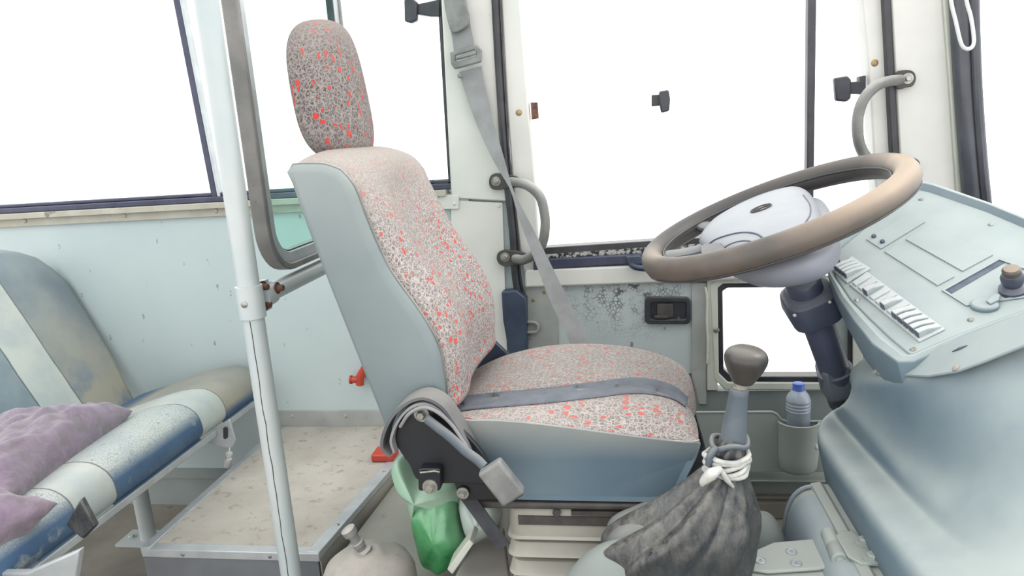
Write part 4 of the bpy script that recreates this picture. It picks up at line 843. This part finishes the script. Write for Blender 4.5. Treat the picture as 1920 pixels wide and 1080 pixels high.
tall = {2:1, 5:1, 7:1, 8:1, 9:1, 10:1, 11:1}
for k in range(12):
    f0, f1 = (k+.1)/12, (k+.86)/12; a, b = lerp2((1597,533),(1726,638),f0), lerp2((1597,533),(1726,638),f1); d, c = lerp2((1625,514),(1768,618),f0), lerp2((1625,514),(1768,618),f1)
    h = .014 if k in tall else .0062; h2 = .005 if k in tall else .0050; m1, m2 = lerp2(a,d,.4), lerp2(b,c,.4)
    bm = new(); base = [pn(*x,.002) for x in (a,b,m2,c,d,m1)]; v = [pn(*a,h), pn(*b,h), pn(*m2,h*.9), pn(*c,h2), pn(*d,h2), pn(*m1,h*.9)]
    loft(bm, [base, v]); r = link('rocker_switch', bm, M['switch'], dash, bevel=.001)
    if k in tall:
        bm = new(); prism(bm, [pn(*a,h-.0005), pn(*b,h-.0005), pn(*b,.003), pn(*a,.003)], (pn(*a)-pn(*d)).normalized()*.0008); link('switch_front', bm, M['switch_dark'], r)
each('panel_screw', ((1858,421),(1607,563),(1712,655),(1727,374),(1820,600)), lambda bm, p: screw(bm, pn(*p,0), pnrm, .0045), M['steel'], dash)
each('indicator_lamp', ((1639,446),(1655,456),(1560,484),(1571,492)), lambda bm, p: lathe(bm, [(.0042,0),(.0042,.004),(.003,.006),(0,.0065)], pn(*p,.001), pnrm, 12), M['switch_dark'], dash)
bm = new(); k0 = pn(1900,545,.0); lathe(bm, [(.019,0),(.019,.006),(.015,.009),(.012,.012),(.0145,.018),(.0155,.026),(.013,.032)], k0, pnrm, 20); kn = link('push_knob', bm, M['column'], dash)
bm = new(); lathe(bm, [(.012,.032),(.0125,.040),(.010,.043),(0,.044)], k0, pnrm, 20); link('button', bm, M['rim'], kn)
bm = new(); k1 = pn(1846,575,0); lathe(bm, [(.016,0),(.016,.005),(.013,.008),(.006,.008),(0,.006)], k1, pnrm, 20, ell=(1.2,.9)); prism(bm, [pn(1850,574,.006), pn(1866,560,.006), pn(1877,562,.006), pn(1874,572,.006), pn(1858,580,.006)], pnrm*.005); link('key_lock', bm, M['dash_side'], dash, bevel=.001)
# moulded body below the panel, its shelf and rolled edge
rows = []
rows.append([Vector((.40, y, FL+.02)) for y in (1.36,1.22,1.03,.85,.66,.5)])
rows.append([Vector((.375, y, .28)) for y in (1.36,1.22,1.03,.85,.66,.5)])
def rx(pts, X): return [at(x,y,X=X) for x,y in pts]
rows.append(rx([(1526,838),(1548,890),(1602,978),(1662,1066),(1730,1160),(1810,1270)], .345))
rows.append(rx([(1519,795),(1532,835),(1592,928),(1665,1032),(1745,1135),(1830,1240)], .335))
rows.append(rx([(1522,776),(1548,812),(1618,910),(1700,1018),(1790,1120),(1890,1230)], .352))
rows.append(rx([(1534,762),(1566,800),(1645,900),(1735,1008),(1830,1105),(1940,1215)], .378))
rows.append(rx([(1546,752),(1580,792),(1664,890),(1758,995),(1860,1090),(1975,1190)], .398))
def ry(p): return [at(x,y,Y=Y) for x,y,Y in p]
rows.append(ry([(1556,748,1.31),(1592,785,1.20),(1674,884,1.055),(1782,980,.88),(1900,1040,.78),(2010,1130,.72)]))
rows.append(ry([(1566,744,1.30),(1604,766,1.19),(1690,858,1.06),(1792,922,.92),(1935,905,.82),(2100,900,.76)]))
rows.append(ry([(1572,737,1.29),(1613,752,1.185),(1700,815,1.06),(1800,885,.93),(1935,868,.84),(2100,860,.78)]))
rows.append(ry([(1576,730,1.285),(1618,738,1.18),(1702,756,1.06),(1800,780,.945),(1935,750,.885),(2100,740,.84)]))
rows.append(ry([(1577,722,1.28),(1622,722,1.175),(1700,722,1.055),(1800,722,.965),(1935,686,.915),(2100,660,.88)]))
rows.append(ry([(1578,712,1.285),(1624,709,1.18),(1702,706,1.06),(1800,699,.97),(1935,652,.92),(2100,610,.89)]))
rows.append(ry([(1574,704,1.30),(1628,700,1.19),(1704,694,1.075),(1803,680,.985),(1938,630,.94),(2100,585,.90)]))
rows.append(ry([(1566,690,1.33),(1634,684,1.215),(1706,672,1.10),(1806,640,1.02),(1942,584,.965),(2100,530,.92)]))
rows.append(ry([(1580,684,1.36),(1652,650,1.235),(1707,661,1.125),(1808,630,1.045),(1944,574,.98),(2100,520,.935)]))
bm = new(); V = [[bm.verts.new(p) for p in r] for r in rows]
for a, b in zip(V, V[1:]):
    for k in range(len(a)-1): bm.faces.new((a[k], b[k], b[k+1], a[k+1]))
fan = [r[0] for r in V]; cvt = bm.verts.new(Vector((.52,1.40,.35)))
for a, b in zip(fan, fan[1:]): bm.faces.new((a, b, cvt))
link('console_body', bm, M['dash_side'], dash, angle=180, sub=2, solid=.006, soff=-1)
bm = new(); prism(bm, [(.425,1.30,FL),(.425,.50,FL),(1.10,.42,FL),(1.10,1.30,FL)], (0,0,.36-FL)); prism(bm, [(.50,1.28,.35),(.50,1.06,.35),(.60,.92,.35),(1.10,.80,.35),(1.10,1.28,.35)], (0,0,.20)); prism(bm, [(.66,1.42,FL),(.66,1.05,FL),(.78,.80,FL),(1.10,.80,FL),(1.10,1.42,FL)], (0,0,.62-FL)); link('console_base', bm, M['dash_side'], dash, bevel=.02, bseg=3)
# flat lid lying on the console ledge
bm = new(); lidp = plane3(at(1628,700,Y=1.185), at(1800,698,Y=.968), at(1940,586,Y=.963)); ln_ = lidp[1] if lidp[1].z > 0 else -lidp[1]
prism(bm, [at(x,y,pl=lidp)+ln_*.002 for x,y in ((1640,699),(1700,678),(1806,638),(1940,586),(2080,540),(2080,600),(1940,648),(1850,684),(1800,702),(1745,711),(1650,706))], ln_*.004); lid = link('console_lid', bm, M['dash'], dash, bevel=.002)
each('lid_screw', ((1647,702),(1800,697)), lambda bm, p: screw(bm, at(*p,pl=lidp)+ln_*.007, ln_, .0055), M['stone'], lid)
bm = new(); prism(bm, [at(x,y,pl=lidp)+ln_*.0062 for x,y in ((1792,666),(1806,658),(1821,654),(1808,661))], ln_*.0012); link('lid_slot', bm, M['switch_dark'], lid)
bm = new(); screw(bm, at(1531,838,X=.335), (-1,0,0), .006); link('side_screw', bm, M['alu'], dash)

# ------------------------------------------------------------------ transmission cover, gear lever
def dome(c, d, n=2.6, lo=-.2):
    bm = new(); rings = []
    for i in range(20):
        v = lo+(math.pi/2-lo)*i/19; cv, sv = sup(v, n); rings.append([Vector((c[0]+d[0]*math.copysign(abs(math.cos(t))**(2/n), math.cos(t))*cv, c[1]+d[1]*math.copysign(abs(math.sin(t))**(2/n), math.sin(t))*cv, c[2]+d[2]*sv)) for t in [2*math.pi*k/48 for k in range(48)]])
    loft(bm, rings); return bm
tc_ = thing('transmission_cover', 'rounded pale green-grey transmission cover under the gear lever boot', 'cover', at(1300, 1050, Y=.97))
tp = at(1190, 1000, Y=.985); bm = dome((tp.x-.01, .965, FL+.1), (.168, .085, tp.z-FL-.1), 2.1); link('cover_shell', bm, M['mound'], tc_, angle=180)
tq = at(1436, 962, Y=1.16); bm = dome((tq.x-.005, 1.16, FL+.1), (.062, .07, tq.z-FL-.1), 2.3); link('side_lobe', bm, M['mound'], tc_, angle=180)
gear = thing('gear_lever', 'gear lever with dark round knob and black boot tied with a white rag', 'gear lever', at(1290, 1050, Y=1.02))
GY = .975
kc = at(1399, 690, Y=GY); kt = at(1402, 649, Y=GY); kb = at(1392, 720, Y=GY); ax = (kt-kb).normalized(); L = (kt-kb).length
bm = new(); lathe(bm, [(.013,0),(.015,L*.06),(.020,L*.22),(.0265,L*.42),(.0300,L*.62),(.0300,L*.74),(.0270,L*.87),(.019,L*.96),(.009,L*.995),(0,L)], kb, ax, 32); link('knob', bm, M['knob'], gear, angle=180, sub=1)
s0 = at(1386, 728, Y=GY); s1 = at(1373, 838, Y=GY); bm = new(); lathe(bm, [(.0095,-.008),(.0095,.004)], s0, (s0-s1), 6); lathe(bm, [(.0095,-.004),(.0095,.006)], kb, (s0-kb), 16); link('lock_nut', bm, M['stone'], gear)
ax = (s1-s0).normalized(); L = (s1-s0).length; bm = new(); lathe(bm, [(.0125,.0),(.0135,.002),(.0135,.010),(.0130,.012),(.0175,L*.75),(.0180,L+.03)], s0, ax, 24); link('sleeve', bm, M['sleeve'], gear)
from mathutils import noise as mn
def boot_ring(px, py, rpx, amp, ph, Y=GY, ry=1.0, dz=0):
    c = at(px, py, Y=Y); r = (at(px+rpx, py, Y=Y)-c).length; out = []
    for k in range(120):
        t = 2*math.pi*k/120; f = 1+amp*(abs(math.sin(3.5*t+ph+.5))-.6)*1.15+amp*.28*math.sin(9*t+ph*2+py*.012)+amp*.35*mn.noise(Vector((math.cos(t)*2, math.sin(t)*2, py*.02)))
        out.append(c+Vector((math.cos(t)*r*f, math.sin(t)*r*f*ry, dz+amp*.03*math.sin(3*t+1))))
    return out
bm = new(); loft(bm, [boot_ring(1373,812,21,.02,0), boot_ring(1371,828,24,.10,.3), boot_ring(1367,842,32,.22,.6), boot_ring(1362,858,31,.16,.9), boot_ring(1362,870,31,.14,.9), boot_ring(1357,884,37,.2,1.0), boot_ring(1346,906,52,.24,1.05), boot_ring(1330,938,74,.26,1.1,ry=.95), boot_ring(1310,972,100,.24,1.15,ry=.85), boot_ring(1279,1003,128,.2,1.2,ry=.72), boot_ring(1264,1026,140,.16,1.35,ry=.62), boot_ring(1260,1044,143,.13,1.5,ry=.60), boot_ring(1262,1062,138,.10,1.7,ry=.60), boot_ring(1262,1095,136,.05,1.8,ry=.60)])
link('boot', bm, M['leather'], gear, angle=180, sub=1)
bm = new(); BY = GY+.035; loft(bm, [boot_ring(1285,958,70,.05,0,Y=BY,ry=.6), boot_ring(1268,968,105,.06,.4,Y=BY,ry=.6), boot_ring(1262,985,124,.07,.8,Y=BY,ry=.62), boot_ring(1262,1004,132,.05,1.0,Y=BY,ry=.64), boot_ring(1264,1014,129,.04,1.0,Y=BY,ry=.64), boot_ring(1264,1045,131,.05,1.2,Y=BY,ry=.64), boot_ring(1266,1110,128,.05,1.4,Y=BY,ry=.64)]); link('boot_skirt', bm, M['leather_grey'], gear, angle=180, sub=1)
c = at(1362, 864, Y=GY); bm = new()
for j in range(5): 
    dz = -.012+.006*j; tube(bm, [c+Vector((math.cos(t)*(.0295+.002*math.sin(5*t+j)), math.sin(t)*.0295, dz+.003*math.sin(2*t+j*1.7)+math.cos(t)*.003)) for t in [2*math.pi*k/36 for k in range(36)]], .0040, 8, closed=True)
tube(bm, [c+Vector((-.012,-.031,.004)), c+Vector((-.026,-.038,-.002)), c+Vector((-.036,-.035,-.014)), c+Vector((-.038,-.031,-.022))], [.005,.009,.006,.003], 10, n=4)
tube(bm, [c+Vector((-.012,-.031,.002)), c+Vector((-.005,-.037,-.010)), c+Vector((.004,-.036,-.022))], [.004,.004,.002], 8, n=4); link('rag_tie', bm, M['cloth_tie'], gear, angle=60)
bm = new(); c = at(1368, 828, Y=GY); tube(bm, [c+Vector((math.cos(t)*.0245, math.sin(t)*.0245, .004*math.sin(3*t)+math.cos(t)*.002)) for t in [2*math.pi*k/30 for k in range(30)]], .0042, 8, closed=True)
tube(bm, [c+Vector((-.02,-.018,.0)), c+Vector((-.030,-.022,-.012)), c+Vector((-.032,-.022,-.026))], .005, 8, n=4); link('boot_collar', bm, M['sleeve'], gear, angle=60)

# ------------------------------------------------------------------ engine hatch and hinge in the foreground
bm = new(); prism(bm, [at(x,y,Z=.325) for x,y in ((1180,1120),(1228,1080),(1300,1056),(1392,1036),(1560,1016),(1640,1120),(1600,1200),(1200,1200))], (0,0,-.22)); tag(link('engine_hatch', bm, M['hatch'], bevel=.006, bseg=3), 'pale green-grey hatch panel at the bottom edge carrying the hinge plate', 'hatch')
ec = thing('engine_cover', 'blue-grey rounded engine cover box between the hatch and the dashboard', 'engine cover', (.42, 1.2, FL))
EX = -.035; pr = smooth2([(.318+EX,FL),(.312+EX,.2),(.314+EX,.28),(.323+EX,.322),(.340+EX,.344),(.362+EX,.352)], 4); pr2 = pr+[(.42,.358),(.42,FL)]
def ysc(y, s, e=0): return [Vector((.37+(x-.37)*s, y, FL+(z-FL)*(1-(1-s)*.6))) for x, z in pr2]
bm = new(); loft(bm, [ysc(.80,1), ysc(1.20,1), ysc(1.235,.97), ysc(1.25,.90), ysc(1.255,.8)]); link('cover_body', bm, M['hatch'], ec, angle=40)
bm = new(); tube(bm, [Vector((x-.000,1.215,z+.001)) for x, z in pr], .004, 8); q = [Vector((x, 0, z)) for x, z in pr]
link('rim', bm, M['hatch_blue'], ec)
bm = new(); loft(bm, [[Vector((x+(-.002 if k < 1 else 0), y, z)) for x, z in [(a-.0035, b+.0) for a, b in pr[2:]]+[(a+.003, b-.004) for a, b in pr[2:][::-1]]] for k, y in enumerate((.80,1.19))]); link('side_band', bm, M['hatch_blue'], ec, angle=40)
bm = new(); loft(bm, [[Vector((x, y, z)) for x, z in [(.320,.346),(.323,.3555),(.338,.358),(.344,.354)]] for y in (.80,1.22)]); link('bead', bm, M['hatch'], ec, angle=30)
hg = thing('hatch_hinge', 'painted butt hinge screwed to the hatch panel in the foreground', 'hinge', at(1560, 1040, Z=.34)); HZ = .3265
bm = new(); prism(bm, [at(x,y,Z=HZ) for x,y in ((1395,1050),(1400,1044),(1450,1022),(1520,1016),(1540,1006),(1560,1020),(1572,1048),(1562,1066),(1535,1072),(1440,1078),(1400,1072))], (0,0,.006)); link('leaf', bm, M['hatch'], hg, bevel=.003)
bm = new(); prism(bm, [at(x,y,Z=.3555) for x,y in ((1566,1008),(1580,1000),(1600,1000),(1640,1040),(1655,1058),(1650,1064),(1615,1062),(1590,1048))], (0,0,.005)); link('leaf', bm, M['hatch'], hg, bevel=.002)
p0, p1 = at(1553,1000,Z=.346), at(1576,1052,Z=.346); bm = new(); lathe(bm, [(.0085,0),(.012,.002),(.012,(p1-p0).length*.48),(.011,(p1-p0).length*.5),(.012,(p1-p0).length*.52),(.0125,(p1-p0).length-.002),(.0105,(p1-p0).length)], p0, (p1-p0), 24); lathe(bm, [(.0062,0),(.0062,.003),(.004,.004)], p1, (p1-p0), 16); link('knuckle', bm, M['hatch'], hg)
for x, y in ((1426,1052),(1484,1035),(1493,1057)):
    bm = new(); p = at(x,y,Z=HZ+.006); lathe(bm, [(.0085,-.001),(.0085,.0015),(.0075,.0022),(.007,.0016),(0,.0018)], p, (0,0,1), 20); obox(bm, p+Vector((0,0,.0020)), (.0035,0,0), (0,.0008,0), (0,0,.0006)); obox(bm, p+Vector((0,0,.0020)), (.0008,0,0), (0,.0035,0), (0,0,.0006)); link('screw', bm, M['alu'], hg)
for x, y in ((1620,1018),(1636,1048)):
    bm = new(); bolt(bm, at(x,y,Z=.3605), (0,0,1), .0085, .008); link('bolt', bm, M['hatch'], hg)
